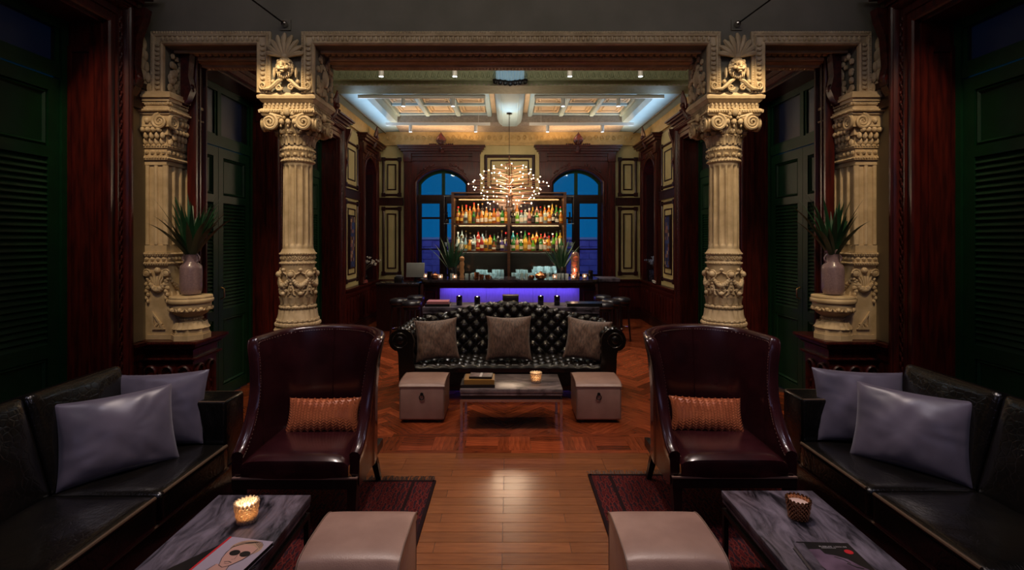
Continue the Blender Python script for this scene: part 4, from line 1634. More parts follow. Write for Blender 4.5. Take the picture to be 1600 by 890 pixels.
def make_vase(label, loc, seed, group):
    r = random.Random(seed)
    t = thing('vase', label, 'vase', loc, 0, group)
    G().lathe([(0.055, 0), (0.078, 0.008), (0.092, 0.04), (0.094, 0.08), (0.094, 0.245), (0.088, 0.275), (0.062, 0.30), (0.056, 0.32), (0.055, 0.395), (0.066, 0.41), (0.067, 0.425), (0.06, 0.43), (0.05, 0.425), (0.048, 0.33)], 36, caps=False).build('body', M_CERAM, t)
    for s in (-1, 1):
        G().tube([(s * (0.052 + 0.028 * sin(pi * k / 8)), 0, 0.30 + 0.085 * k / 8) for k in range(9)], 0.007, 6).build('handle', M_CERAM, t)
    p = thing('plant', label.replace('mauve ceramic vase', 'spray of dark strap leaves in the vase'), 'plant', (loc[0], loc[1], loc[2] + 0.36), 0, 'strap leaf sprays')
    for i in range(46):
        az = i * 2.4 + r.random() * 0.5
        side = abs(cos(az))
        le = 0.10 + 0.95 * r.random() ** 1.1
        L = (0.44 + 0.20 * r.random()) * (0.85 + 0.25 * side)
        if sin(az) > 0.2 or cos(az) * (1 if loc[0] > 0 else -1) > 0.5:      # the wall and the pier are on that side
            le *= 0.55
        blade_leaf((0.02 * cos(az), 0.02 * sin(az), -0.02), az, L, le * 0.75, 0.032 + 0.012 * r.random(), 0.25 + 0.75 * le * r.random()).build('leaf', M_LEAF, p, 60)
    return t


make_vase('mauve ceramic vase standing on the left urn stand', (-3.03, 4.73, 1.367), 3, 'mauve vases')
make_vase('mauve ceramic vase standing on the right urn stand', (3.05, 4.73, 1.367), 5, 'mauve vases')

# picture lamps on the beam
M_LAMPMETAL = mat('lamp_metal', (0.16, 0.15, 0.16), 0.35, 0.8)
for s in (-1, 1):
    t = thing('beam_spotlight', ('left' if s < 0 else 'right') + ' slim spotlight on an arm above the column, fixed to the beam face', 'spotlight', (s * 2.085, YC, 3.87), 0, 'arm spotlights on the beam')
    g = G()
    g.box(-0.05, 0.05, -0.012, 0.0, -0.05, 0.05)
    g.build('wall_plate', M_PLASTER, t, 0)
    G().lathe([(0.028, 0), (0.03, 0.02), (0.02, 0.045), (0.0, 0.05)], 14, m=lambda p: (p[0], -0.012 - p[2], p[1])).build('arm_joint', M_CHROME, t)
    hd = (s * -0.085, -0.70, -0.085)
    hd = (s * 0.10, -0.62, 0.02)
    G().tube([(0, -0.05, 0), hd], 0.007, 6).build('arm', M_IRON, t)
    d = (Vector((0, 0.1, -1.0)) - Vector(hd)).normalized()
    a = Vector(hd) - d * 0.05
    b = Vector(hd) + d * 0.06
    G().tube([a, b], 0.026, 12).build('lamp_head', M_IRON, t)
    sp = lamp('SPOT', 'beam_spot', (0, 0, 0), 48, (1.0, 0.76, 0.46), None, spot=70, blend=0.7, soft=0.03)
    w0 = Vector((s * 2.085, YC, 3.87)) + b + d * 0.02
    sp.location = w0
    sp.rotation_euler = (Vector((s * 2.075, 4.80, 2.35)) - w0).to_track_quat('-Z', 'Y').to_euler()


# ------------------------------------------------------------------ seating
def noise3(x, y, s=0.0):
    return sin(x * 2.1 + s + 0.9 * sin(y * 1.7 + s)) * cos(y * 1.9 - s * 1.3 + 0.8 * x) + 0.4 * sin(x * 4.1 - y * 3.3 + s * 2 + sin(x * 2.2)) + 0.12 * cos(x * 6 + y * 7 + s)


def pillow_mesh(w, h, t, seed=0, pinch=0.09, wr=0.006, n=30):
    """an upright pillow in the x-z plane, bottom edge at z = 0"""
    g = G()

    def side(sg):
        def fn(u, v):
            x, y = 2 * u - 1, 2 * v - 1
            px = w / 2 * x * (1 - pinch * (1 - y * y))
            pz = h / 2 * y * (1 - pinch * (1 - x * x)) + h / 2
            e = max(0, (1 - x * x) * (1 - y * y))
            d = t / 2 * e ** 0.42
            d += wr * noise3(x * 1.6, y * 1.6, seed) * min(1, e * 3)
            ra = math.atan2(y, x)
            d += wr * 0.7 * sin(ra * 9 + seed + 3 * noise3(x, y, seed)) * e ** 0.5 * (x * x + y * y) * 0.8
            return (px, sg * max(d, 0.0015), pz)
        return fn
    g.grid(side(-1), n, n)
    g.grid(side(1), n, n)
    return g


def make_ottoman():
    t = thing('ottoman', 'tbd', 'ottoman')
    w = 0.23
    g = G()
    g.rbox(-w, w, -w, w, 0.03, 0.375, 0.02, 3)
    g.build('body', M_TAUPE, t)
    g = G()
    # domed top panel
    def top(u, v):
        x, y = (2 * u - 1), (2 * v - 1)
        ex = 1 - abs(x) ** 6
        ey = 1 - abs(y) ** 3.2
        return (x * (w + 0.004), y * (w + 0.004), 0.375 + 0.055 * max(ey, 0) ** 0.5 * (0.85 + 0.15 * ex))
    g.grid(top, 20, 24)
    for sx in (-1, 1):
        vs = [top(0 if sx < 0 else 1, j / 24) for j in range(25)]
        g.add(vs + [(p[0], p[1], 0.36) for p in vs], [(j, j + 1, 25 + j + 1, 25 + j) for j in range(24)])
    for sy in (0, 1):
        vs = [top(i / 20, sy) for i in range(21)]
        g.add(vs + [(p[0], p[1], 0.36) for p in vs], [(j, j + 1, 21 + j + 1, 21 + j) for j in range(20)])
    g.build('top_panel', M_TAUPE, t, 50)
    g = G()
    e = w + 0.004
    for sx in (-1, 1):
        g.tube([(sx * e, -e + 2 * e * j / 24, top(0, j / 24)[2]) for j in range(25)], 0.0045, 6)
        for sy in (-1, 1):
            g.tube([(sx * (w - 0.004), sy * (w - 0.004), 0.04), (sx * (w - 0.003), sy * (w - 0.003), 0.37)], 0.0045, 6)
    for sy in (-1, 1):
        g.tube([(-e, sy * e, 0.376), (e, sy * e, 0.376)], 0.0045, 6)
    g.build('piping', M_STITCH, t)
    g = G()
    g.lathe([(0.016, 0), (0.016, 0.006), (0.0, 0.009)], 14, m=lambda p: (p[0], -w - p[2], 0.30 + p[1]))
    g.tube([(0.024 * cos(2 * pi * k / 16), -w - 0.010, 0.268 + 0.026 * sin(2 * pi * k / 16)) for k in range(16)], 0.0045, 6, closed=True)
    g.build('ring_pull', M_IRON, t)
    for sx in (-1, 1):
        for sy in (-1, 1):
            G().box(sx * 0.17 - 0.02, sx * 0.17 + 0.02, sy * 0.17 - 0.02, sy * 0.17 + 0.02, 0, 0.032).build('foot', M_LEGWOOD, t, 0)
    return t


ZR = 0.014        # top of the rugs
ot = make_ottoman()
ot.location = (-0.755, 2.50, ZR)
ot['label'] = 'taupe leather cube ottoman beside the marble table with the drawn-face magazine'
ot['group'] = 'taupe leather ottomans'
dup(ot, 'taupe leather cube ottoman beside the marble table with the dark red-dot magazine', (0.755, 2.50, ZR))
dup(ot, 'taupe leather cube ottoman left of the small marble table before the tufted sofa', (-0.915, 5.36, 0))
dup(ot, 'taupe leather cube ottoman right of the small marble table before the tufted sofa', (0.905, 5.36, 0))


# ---- armchairs
def catmull(pts, n):
    out = []
    P = [pts[0]] + pts + [pts[-1]]
    for i in range(1, len(P) - 2):
        for k in range(n):
            t = k / n
            q = []
            for d in range(len(pts[0])):
                a, b, c, e = P[i - 1][d], P[i][d], P[i + 1][d], P[i + 2][d]
                q.append(0.5 * (2 * b + (c - a) * t + (2 * a - 5 * b + 4 * c - e) * t * t + (3 * b - a - 3 * c + e) * t ** 3))
            out.append(tuple(q))
    out.append(pts[-1])
    return out


def make_armchair():
    t = thing('armchair', 'tbd', 'armchair')
    # plan of the shell (x, y) with its top height
    half = [(-0.375, -0.385, 0.515), (-0.378, -0.33, 0.545), (-0.380, -0.26, 0.615), (-0.382, -0.19, 0.72), (-0.383, -0.135, 0.87), (-0.385, -0.10, 1.05),
            (-0.390, -0.075, 1.165), (-0.388, -0.04, 1.185), (-0.375, 0.06, 1.185), (-0.34, 0.16, 1.19), (-0.27, 0.245, 1.197), (-0.15, 0.30, 1.203), (0, 0.318, 1.207)]
    pts = half + [(-a, b, c) for a, b, c in half[-2::-1]]
    P = catmull(pts, 4)
    N = len(P)
    TH = 0.062
    zb = 0.30
    g = G()
    loops = []
    for i in range(N):
        a, b = P[max(i - 1, 0)], P[min(i + 1, N - 1)]
        d = Vector((b[0] - a[0], b[1] - a[1]))
        d.normalize()
        no = Vector((-d.y, d.x))      # outward for this direction of travel
        if no.dot(Vector((P[i][0], P[i][1] - 0.0))) < 0:
            no = -no
        x, y, h = P[i]
        sec = []
        def off(z, k):
            f = 0.050 * max(0, (z - 0.75) / 0.45) ** 1.6
            q = Vector((x, y)) + no * (f + k)
            return (q.x, q.y, z)
        for u in (0, 0.3, 0.6, 0.85):
            sec.append(off(zb + (h - 0.03 - zb) * u, TH / 2))
        sec.append(off(h - 0.03, TH / 2 + 0.008))
        for k in range(1, 6):
            w = pi * k / 6
            sec.append(off(h - 0.03 + 0.034 * sin(w), (TH / 2 + 0.008) * cos(w)))
        sec.append(off(h - 0.03, -TH / 2 - 0.004))
        for u in (0.85, 0.6, 0.3, 0):
            sec.append(off(min(0.38, h - 0.1) + (h - 0.03 - min(0.38, h - 0.1)) * u, -TH / 2))
        loops.append(sec)
    K = len(loops[0])
    vs = [p for s_ in loops for p in s_]
    fs = []
    for i in range(N - 1):
        for k in range(K - 1):
            fs.append((i * K + k, i * K + k + 1, (i + 1) * K + k + 1, (i + 1) * K + k))
    fs.append(tuple(range(K)))
    fs.append(tuple((N - 1) * K + k for k in range(K)))
    g.add(vs, fs)
    g.build('back_shell', M_OXBLOOD, t, 60)
    # welt and stitching along the rim, the seam down the middle of the back
    g = G()
    g.tube([l[5] for l in loops], 0.0042, 6)
    g.tube([loops[0][k] for k in range(0, 5)], 0.004, 6)
    g.tube([loops[-1][k] for k in range(0, 5)], 0.004, 6)
    g.build('welt', M_OXBLOOD, t)
    g = G()
    for li in (10,):
        pp = [Vector(l[li]) for l in loops]
        acc = 0.0
        for i in range(N - 1):
            L = (pp[i + 1] - pp[i]).length
            k = max(1, int(L / 0.016))
            for j in range(k):
                q = pp[i].lerp(pp[i + 1], j / k)
                dq = (pp[i + 1] - pp[i]).normalized() * 0.004
                inn = (Vector(loops[i][12]) - Vector(loops[i][4])).normalized() * 0.002
                g.tube([q - dq + inn, q + dq + inn], 0.0016, 4)
    g.build('stitching', M_STITCH, t, kind='stuff')
    g = G()
    mid = loops[N // 2]
    g.tube([(0.0, p[1] - 0.003, p[2]) for p in mid[10:14]], 0.0035, 5)
    g.build('back_seam', M_OXBLOOD, t)
    # seat
    g = G()

    def seat(u, v):
        x = 2 * u - 1
        yy = -0.40 + 0.62 * v
        e = (1 - abs(x) ** 5)
        f = min(1, (v + 0.02) / 0.10)
        z = 0.435 + 0.06 * (max(e, 0) ** 0.5) * sqrt(1 - (1 - f) ** 2) + 0.012 * sin(pi * min(v * 1.1, 1)) * e
        return (x * 0.343, yy - 0.012 * e * (1 - min(1, v / 0.1)), z)
    g.grid(seat, 24, 24)
    vs = [seat(i / 24, 0) for i in range(25)]
    g.add(vs + [(p[0], p[1] - 0.01, 0.40) for p in vs] + [(p[0], p[1], 0.355) for p in vs], [(i, i + 1, 26 + i, 25 + i) for i in range(24)] + [(25 + i, 26 + i, 51 + i, 50 + i) for i in range(24)])
    g.build('seat', M_OXBLOOD, t, 60)
    g = G()
    g.box(-0.40, 0.40, -0.412, -0.395, 0.352, 0.362).box(-0.40, -0.385, -0.395, 0.05, 0.352, 0.362).box(0.385, 0.40, -0.395, 0.05, 0.352, 0.362)
    g.build('seat_welt', M_STITCH, t, 0)
    g = G()
    g.box(-0.398, 0.398, -0.410, -0.375, 0.29, 0.352).box(-0.398, -0.36, -0.375, 0.25, 0.29, 0.352).box(0.36, 0.398, -0.375, 0.25, 0.29, 0.352).box(-0.30, 0.30, 0.25, 0.31, 0.29, 0.352)
    g.build('seat_rail', M_LEGWOOD, t, 0)
    for s in (-1, 1):
        G().taper((s * 0.355, -0.375, 0), (0.040, 0.040), (s * 0.365, -0.375, 0.30), (0.062, 0.062)).build('leg', M_LEGWOOD, t, 0)
        g = G()
        g.taper((s * 0.345, 0.33, 0), (0.036, 0.036), (s * 0.335, 0.27, 0.15), (0.046, 0.046)).taper((s * 0.335, 0.27, 0.15), (0.046, 0.046), (s * 0.31, 0.22, 0.30), (0.055, 0.055))
        g.build('leg', M_LEGWOOD, t, 0)
    return t


ch = make_armchair()
ch.location = (-1.385, 3.585, 0.0135)
ch['label'] = 'oxblood leather high-back armchair in front of the left free-standing column'
ch['group'] = 'oxblood armchairs'
dup(ch, 'oxblood leather high-back armchair in front of the right free-standing column', (1.425, 3.60, 0.0135))

# woven lumbar cushions
M_COPPER = mat('copper_woven_leather', (0.66, 0.19, 0.07), 0.36, col2=(0.52, 0.135, 0.048), scale=12, sheen=0.1)


def make_lumbar():
    w, h, tt = 0.52, 0.235, 0.13
    g = pillow_mesh(w, h, tt, 2, 0.07, 0.002, 28)
    o = g.build('lumbar_cushion', M_COPPER, None, 60)
    # the woven straps, laid over both diagonals
    s = G()
    for r in range(13):
        for c in range(22):
            x = -1 + 2 * (c + 0.5) / 22
            y = -1 + 2 * (r + 0.5) / 13
            if abs(x) > 0.97 or abs(y) > 0.95:
                continue
            e = (1 - x * x) * (1 - y * y)
            d = tt / 2 * e ** 0.42
            px = w / 2 * x * (1 - 0.07 * (1 - y * y))
            pz = h / 2 * y * (1 - 0.07 * (1 - x * x)) + h / 2
            sg = 1 if c % 2 else -1
            a, b = 0.0122, 0.0095
            s.add([(px - a, -d - 0.001, pz - sg * b - 0.006), (px - a, -d - 0.001, pz - sg * b + 0.006), (px + a, -d - 0.001, pz + sg * b + 0.006), (px + a, -d - 0.001, pz + sg * b - 0.006),
                   (px, -d - 0.007, pz + 0.0055), (px, -d - 0.007, pz - 0.0055)], [(0, 1, 4, 5), (5, 4, 2, 3)])
    s.build('woven_straps', M_COPPER, o, 0, kind='stuff')
    return o


lc = make_lumbar()
tag(lc, 'copper woven lumbar cushion on the armchair left of the aisle', 'cushion', 'copper lumbar cushions')
lc.location = (-1.365, 3.60, 0.505)
lc.rotation_euler = (radians(-20), 0, radians(2))
c2 = dup(lc, 'copper woven lumbar cushion on the armchair right of the aisle', (1.415, 3.615, 0.505))
c2.rotation_euler = (radians(-20), radians(1.5), radians(-3))


# ---- long sofas by the side walls (facing -y in their own space)
def crown_box(g, x0, x1, y0, y1, z0, z1, r=0.035, cz=0.018, wr=0.003, seed=0, n=18):
    """a soft cushion: rounded box whose broad face swells"""
    bm = bmesh.new()
    bmesh.ops.create_cube(bm, size=1)
    bmesh.ops.subdivide_edges(bm, edges=bm.edges[:], cuts=n, use_grid_fill=True)
    lx, ly, lz = x1 - x0, y1 - y0, z1 - z0
    vs = []
    for w in bm.verts:
        p = Vector((w.co.x * lx, w.co.y * ly, w.co.z * lz))
        hx, hy, hz = lx / 2 - r, ly / 2 - r, lz / 2 - r
        q = Vector((max(-hx, min(hx, p.x)), max(-hy, min(hy, p.y)), max(-hz, min(hz, p.z))))
        d = p - q
        if d.length > 1e-9:
            m_ = max(abs(d.x), abs(d.y), abs(d.z))
            p = q + d.normalized() * min(r, m_ if m_ > 0 else r)
        a, b = p.x / (lx / 2), p.y / (ly / 2)
        sw = max(0, (1 - a * a)) ** 0.7 * max(0, (1 - b * b)) ** 0.7
        p.z += cz * sw * (1 if p.z > 0 else -0.3)
        if p.z > 0:
            p.z += wr * noise3(p.x * 7, p.y * 7, seed) * sw
        vs.append(((x0 + x1) / 2 + p.x, (y0 + y1) / 2 + p.y, (z0 + z1) / 2 + p.z))
    bm.verts.index_update()
    g.add(vs, [tuple(w.index for w in f.verts) for f in bm.faces])
    bm.free()


M_WELT = mat('worn_leather_edge', (0.12, 0.075, 0.045), 0.3)  # worn tan leather, lightened to paint in the warm edge highlight


def make_sofa():
    t = thing('leather_sofa', 'tbd', 'sofa')
    fr = -0.50
    g = G()
    g.rbox(-1.31, 1.31, fr + 0.03, 0.53, 0.05, 0.275, 0.015, 2)
    g.build('base', M_CROC, t)
    g = G()
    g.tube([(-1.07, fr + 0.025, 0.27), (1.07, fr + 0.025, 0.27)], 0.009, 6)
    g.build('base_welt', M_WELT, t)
    for i in range(3):
        x0 = -1.05 + 0.70 * i
        g = G()
        crown_box(g, x0 + 0.003, x0 + 0.697, fr, 0.22, 0.275, 0.455, 0.03, 0.016, 0.004, i)
        s = g.build('seat_cushion', M_CROC, t, 60)
        g = G()
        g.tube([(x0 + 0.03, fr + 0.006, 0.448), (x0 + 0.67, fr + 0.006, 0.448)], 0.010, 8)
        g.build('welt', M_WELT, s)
        # leaning back cushion
        g = G()
        crown_box(g, x0 + 0.004, x0 + 0.696, -0.30, 0.30, -0.10, 0.10, 0.035, 0.022, 0.005, i + 5)
        th = radians(74)
        cy, cz = 0.265, 0.695
        g.v = [(p[0], cy + p[1] * cos(th) + p[2] * -sin(th) * 1.0, cz + p[1] * sin(th) + p[2] * cos(th)) for p in g.v]
        b = g.build('back_cushion', M_CROC, t, 60)
    g = G()
    g.rbox(-1.05, 1.05, 0.36, 0.53, 0.27, 0.88, 0.03, 3)
    g.build('back_frame', M_CROC, t)
    for s in (-1, 1):
        g = G()
        a, b = sorted((s * 1.052, s * 1.31))
        g.rbox(a, b, fr + 0.035, 0.53, 0.27, 0.745, 0.022, 3)
        am = g.build('arm', M_CROC, t)
        g = G()
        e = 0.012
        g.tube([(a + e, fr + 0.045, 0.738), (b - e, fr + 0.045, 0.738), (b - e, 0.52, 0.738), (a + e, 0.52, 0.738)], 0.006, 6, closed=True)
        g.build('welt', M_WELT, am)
    for x in (-1.2, 1.2):
        for y in (-0.40, 0.38):
            G().box(x - 0.03, x + 0.03, y - 0.03, y + 0.03, 0, 0.06).build('foot', M_LEGWOOD, t, 0)
    return t


so = make_sofa()
so.location = (-2.47, 2.44, ZR)
so.rotation_euler = (0, 0, pi / 2)
so['label'] = 'long black embossed leather sofa along the left wall below the green shutters'
so['group'] = 'black leather wall sofas'
dup(so, 'long black embossed leather sofa along the right wall below the green shutters', (2.53, 2.49, ZR), rz=-pi / 2)


def satin(label, bl, br, lean, w, h, t, seed):
    """stand a satin pillow on its lower edge from bl to br"""
    g = pillow_mesh(w, h, t, seed, 0.065, 0.0055, 44)
    o = g.build('satin_pillow', M_SATIN, None, 60)
    tag(o, label, 'pillow', 'silver satin pillows')
    c = ((bl[0] + br[0]) / 2, (bl[1] + br[1]) / 2)
    o.location = (c[0], c[1], bl[2])
    o.rotation_euler = (-lean, 0, math.atan2(br[1] - bl[1], br[0] - bl[0]))
    return o


satin('silver satin pillow at the front of the left sofa, overlapping another pillow', (-2.555, 2.81, 0.470), (-2.165, 3.235, 0.470), radians(22), 0.60, 0.49, 0.18, 1)
satin('silver satin pillow tucked behind another against the left sofa arm', (-2.66, 3.33, 0.475), (-2.18, 3.46, 0.475), radians(16), 0.57, 0.50, 0.15, 4)
satin('silver satin pillow at the front of the right sofa, overlapping another pillow', (2.235, 3.29, 0.470), (2.625, 2.86, 0.470), radians(22), 0.60, 0.49, 0.18, 6)
satin('silver satin pillow tucked behind another against the right sofa arm', (2.20, 3.52, 0.475), (2.68, 3.39, 0.475), radians(16), 0.57, 0.50, 0.15, 9)


# ---- tufted sofa
def make_chesterfield():
    t = thing('tufted_sofa', 'black deep-buttoned camelback sofa with rolled arms facing the small marble table', 'sofa', (-0.035, 6.30, 0))
    sp = 0.165

    def tuft(u, v, depth=0.05):
        a, b = (u + v), (u - v)
        k = (abs(sin(pi * a)) * abs(sin(pi * b))) ** 0.42
        return depth * (1 - k)

    def topz(x):
        return 0.86 + 0.20 * (0.5 + 0.5 * cos(pi * min(1, abs(x) / 1.22))) ** 0.8

    def section(x):
        """(y, z) points of the inner back, the roll and down behind"""
        h = topz(x)
        pts = [(0.13, 0.36), (0.16, 0.50), (0.20, 0.64), (0.235, h - 0.14), (0.245, h - 0.07), (0.275, h - 0.02), (0.32, h), (0.365, h - 0.025), (0.385, h - 0.08), (0.37, h - 0.14), (0.35, h - 0.22), (0.35, 0.14)]
        return pts

    def along(pts, v):
        L = [0.0]
        for i in range(len(pts) - 1):
            L.append(L[-1] + sqrt((pts[i + 1][0] - pts[i][0]) ** 2 + (pts[i + 1][1] - pts[i][1]) ** 2))
        d = v * L[-1]
        for i in range(len(pts) - 1):
            if d <= L[i + 1] + 1e-9:
                k = (d - L[i]) / max(1e-9, L[i + 1] - L[i])
                a, b = pts[i], pts[i + 1]
                tx, tz = b[0] - a[0], b[1] - a[1]
                n = sqrt(tx * tx + tz * tz)
                return a[0] + tx * k, a[1] + tz * k, -tz / n, tx / n, d
        return (*pts[-1], 0, 1, L[-1])
    buttons = G()

    def back(u, v):
        x = (2 * u - 1) * 1.20
        y, z, ny, nz, d = along(section(x), v)
        k = 1.0 if d < 0.78 else 0.0
        f = tuft(x / sp, (d - 0.06) / sp * 0.95) * k
        return (x, y + ny * (-f + 0.02), z + nz * (-f + 0.02))
    g = G()
    g.grid(back, 170, 84)
    g.build('back', M_CHEST, t, 80)
    for i in range(-7, 8):
        for j in range(0, 10):
            for o in (0, 0.5):
                x = (i + o) * sp
                d = (j + o) * sp / 0.95 + 0.06
                if abs(x) > 1.12 or d > 0.74:
                    continue
                pts = section(x)
                tot = 0
                for q in range(len(pts) - 1):
                    tot += sqrt((pts[q + 1][0] - pts[q][0]) ** 2 + (pts[q + 1][1] - pts[q][1]) ** 2)
                y, z, ny, nz, _ = along(pts, d / tot)
                buttons.ell((x, y - ny * 0.022, z - nz * 0.022), 0.012, 7, 5)
    # arms: scroll section swept from front to back
    for s in (-1, 1):
        sec = [(1.10, 0.36), (1.115, 0.50), (1.12, 0.60), (1.11, 0.70), (1.13, 0.775), (1.19, 0.82), (1.265, 0.82), (1.335, 0.785), (1.365, 0.72), (1.355, 0.655), (1.315, 0.61), (1.27, 0.60), (1.255, 0.55), (1.24, 0.12)]

        def arm(u, v, s=s):
            y = -0.47 + 0.86 * u
            a, z, na, nz, d = along(sec, v)
            k = 1.0 if d < 0.80 else 0
            f = tuft(y / sp + 0.25, (d - 0.05) / sp * 0.95) * k * min(1, u / 0.04)
            return (s * (a + na * (0.02 - f)), y, z + nz * (0.02 - f))
        g = G()
        g.grid(arm, 56, 70)
        a = g.build('arm', M_CHEST, t, 80)
        g = G()
        poly = [(along(sec, i / 40)[0] + along(sec, i / 40)[2] * 0.02, along(sec, i / 40)[1] + along(sec, i / 40)[3] * 0.02) for i in range(41)] + [(1.10, 0.12)]
        g.prism(poly, -0.485, -0.465, lambda p, s=s: (s * p[0], p[2], p[1]))
        g.tube([(s * (1.255 + 0.085 * cos(2 * pi * k / 20)), -0.485, 0.71 + 0.085 * sin(2 * pi * k / 20)) for k in range(20)], 0.008, 6, closed=True)
        g.ell((s * 1.255, -0.485, 0.71), (0.05, 0.015, 0.05), 12, 8)
        g.build('arm_front', M_CHEST, a, 40)

    def seat(u, v):
        x = (2 * u - 1) * 1.11
        y = -0.46 + 0.64 * v
        f = tuft(x / sp, (y + 0.08) / sp * 0.95, 0.04) * min(1, v / 0.08)
        e = min(1, (v) / 0.05)
        return (x, y, 0.375 + 0.045 * sqrt(max(0, 1 - (1 - e) ** 2)) - f)
    g = G()
    g.grid(seat, 150, 44)
    vs = [seat(i / 150, 0) for i in range(151)]
    g.add(vs + [(p[0], p[1], 0.33) for p in vs], [(i, i + 1, 152 + i, 151 + i) for i in range(150)])
    g.build('seat', M_CHEST, t, 80)
    for i in range(-7, 8):
        for j in range(-3, 2):
            for o in (0, 0.5):
                x, y = (i + o) * sp, (j + o) * sp / 0.95 - 0.08
                if abs(x) < 1.06 and -0.42 < y < 0.12:
                    buttons.ell((x, y, 0.385), (0.012, 0.012, 0.008), 7, 5)
    buttons.build('button', M_CHEST, t, kind='stuff')
    g = G()
    g.rbox(-1.12, 1.12, -0.445, -0.40, 0.12, 0.345, 0.012, 2)
    for i in range(70):
        x = -1.1 + 2.2 * (i + 0.5) / 70
        g.ell((x, -0.447, 0.14), 0.007, 6, 4)
    g.box(-1.2, 1.2, -0.40, 0.34, 0.10, 0.20)
    g.build('front_rail', M_CHEST, t)
    for x in (-1.17, 1.17):
        for y in (-0.42, 0.30):
            G().lathe([(0.02, 0), (0.03, 0.03), (0.035, 0.07), (0.04, 0.125)], 12, c=(x, y, 0)).build('foot', M_LEGWOOD, t)
    return t


make_chesterfield()


def tweed(label, x, y, z, w, h, rot, lean, seed, roll=0):
    g = pillow_mesh(w, h, 0.17, seed, 0.10, 0.008, 34)
    o = g.build('throw_pillow', M_TWEED, None, 60)
    tag(o, label, 'pillow', 'brown slub pillows on the tufted sofa')
    o.location = (x, y, z)
    o.rotation_euler = (-lean, roll, rot)


tweed('brown slub pillow against the left arm of the tufted sofa', -0.875, 6.02, 0.425, 0.53, 0.51, radians(10), radians(20), 1, radians(-3))
tweed('brown slub pillow in the middle of the tufted sofa back', -0.02, 6.03, 0.425, 0.56, 0.54, 0, radians(18), 4)
tweed('brown slub pillow against the right arm of the tufted sofa', 0.90, 6.02, 0.425, 0.55, 0.51, radians(-14), radians(20), 7, radians(5))


# ---- marble tables
def make_table(mt, name, label, loc, rz, w, d, h, group, top=0.065, legm=None, apron=None):
    t = thing(name, label, 'table', loc, rz, group)
    G().rbox(-w / 2, w / 2, -d / 2, d / 2, h - top * 0.62, h, 0.004, 2).build('marble_top', mt, t)
    G().rbox(-w / 2 + 0.004, w / 2 - 0.004, -d / 2 + 0.004, d / 2 - 0.004, h - top, h - top * 0.62 - 0.003, 0.003, 1).build('marble_edge', mt, t)
    lm = legm or M_CHROME
    G().box(-w / 2 + 0.02, w / 2 - 0.02, -d / 2 + 0.02, d / 2 - 0.02, h - top - 0.035, h - top).build('subframe', M_LEGWOOD, t, 0)
    g = G()
    k = 0.026
    for y in (-d / 2 + 0.005, d / 2 - 0.005 - k):
        g.box(-w / 2 + 0.002, w / 2 - 0.002, y, y + k, h - top - 0.035 - k, h - top - 0.035)
    for x in (-w / 2 + 0.002, w / 2 - 0.002 - k):
        g.box(x, x + k, -d / 2 + 0.005 + k, d / 2 - 0.005 - k, h - top - 0.035 - k, h - top - 0.035)
    g.build('rail', apron or lm, t, 0)
    for x in (-w / 2 + 0.002, w / 2 - 0.002 - k):
        for y in (-d / 2 + 0.005, d / 2 - 0.005 - k):
            G().box(x, x + k, y, y + k, 0, h - top - 0.035 - k).build('leg', lm, t, 0)
    return t


make_table(M_MARBLE, 'coffee_table', 'grey veined marble coffee table holding the magazine with a drawn face', (-1.42, 2.34, ZR), pi / 2, 1.05, 0.53, 0.415, 'marble coffee tables', legm=M_LEGWOOD)
make_table(M_MARBLE, 'coffee_table', 'grey veined marble coffee table holding the dark magazine with a red dot', (1.485, 2.39, ZR), pi / 2, 1.05, 0.53, 0.415, 'marble coffee tables', legm=M_LEGWOOD)
make_table(M_MARBLEC, 'coffee_table', 'small grey marble coffee table on polished metal legs before the tufted sofa', (0.005, 5.17, 0), 0, 1.01, 0.55, 0.42, 'marble coffee tables')
make_table(M_MARBLE, 'console_table', 'long grey marble console table behind the tufted sofa', (0.01, 7.25, 0), 0, 2.48, 0.55, 0.935, None, 0.09, legm=M_LEGWOOD)

# ---- rugs
M_RUG = bpy.data.materials.new('red_patterned_wool')
N_, L_ = nodes_of(M_RUG)
b_ = N_['Principled BSDF']
b_.inputs['Roughness'].default_value = 0.95
b_.inputs['Specular IOR Level'].default_value = 0.1
tc_ = N_.new('ShaderNodeTexCoord')
sx_ = N_.new('ShaderNodeSeparateXYZ')
L_.new(tc_.outputs['Object'], sx_.inputs[0])
ck = N_.new('ShaderNodeTexVoronoi')
ck.distance = 'MANHATTAN'
ck.inputs['Scale'].default_value = 20
ck.inputs['Randomness'].default_value = 0.8
L_.new(tc_.outputs['Object'], ck.inputs['Vector'])
wv = N_.new('ShaderNodeTexWave')
wv.inputs['Scale'].default_value = 9
wv.inputs['Distortion'].default_value = 3
wv.inputs['Detail'].default_value = 3
L_.new(tc_.outputs['Object'], wv.inputs['Vector'])
cr_ = N_.new('ShaderNodeValToRGB')
cr_.color_ramp.interpolation = 'CONSTANT'
e_ = cr_.color_ramp.elements
e_[0].position, e_[0].color = 0.0, (0.014, 0.006, 0.008, 1)
e_[1].position, e_[1].color = 0.22, (0.095, 0.012, 0.012, 1)
for p_, c_ in ((0.45, (0.05, 0.008, 0.010, 1)), (0.62, (0.13, 0.022, 0.018, 1)), (0.86, (0.03, 0.012, 0.016, 1))):
    q_ = cr_.color_ramp.elements.new(p_)
    q_.color = c_
ad_ = N_.new('ShaderNodeMath')
ad_.operation = 'MULTIPLY_ADD'
ad_.inputs[1].default_value = 0.7
L_.new(ck.outputs['Distance'], ad_.inputs[0])
ml_ = N_.new('ShaderNodeMath')
ml_.operation = 'MULTIPLY'
ml_.inputs[1].default_value = 0.5
L_.new(wv.outputs['Fac'], ml_.inputs[0])
L_.new(ml_.outputs[0], ad_.inputs[2])
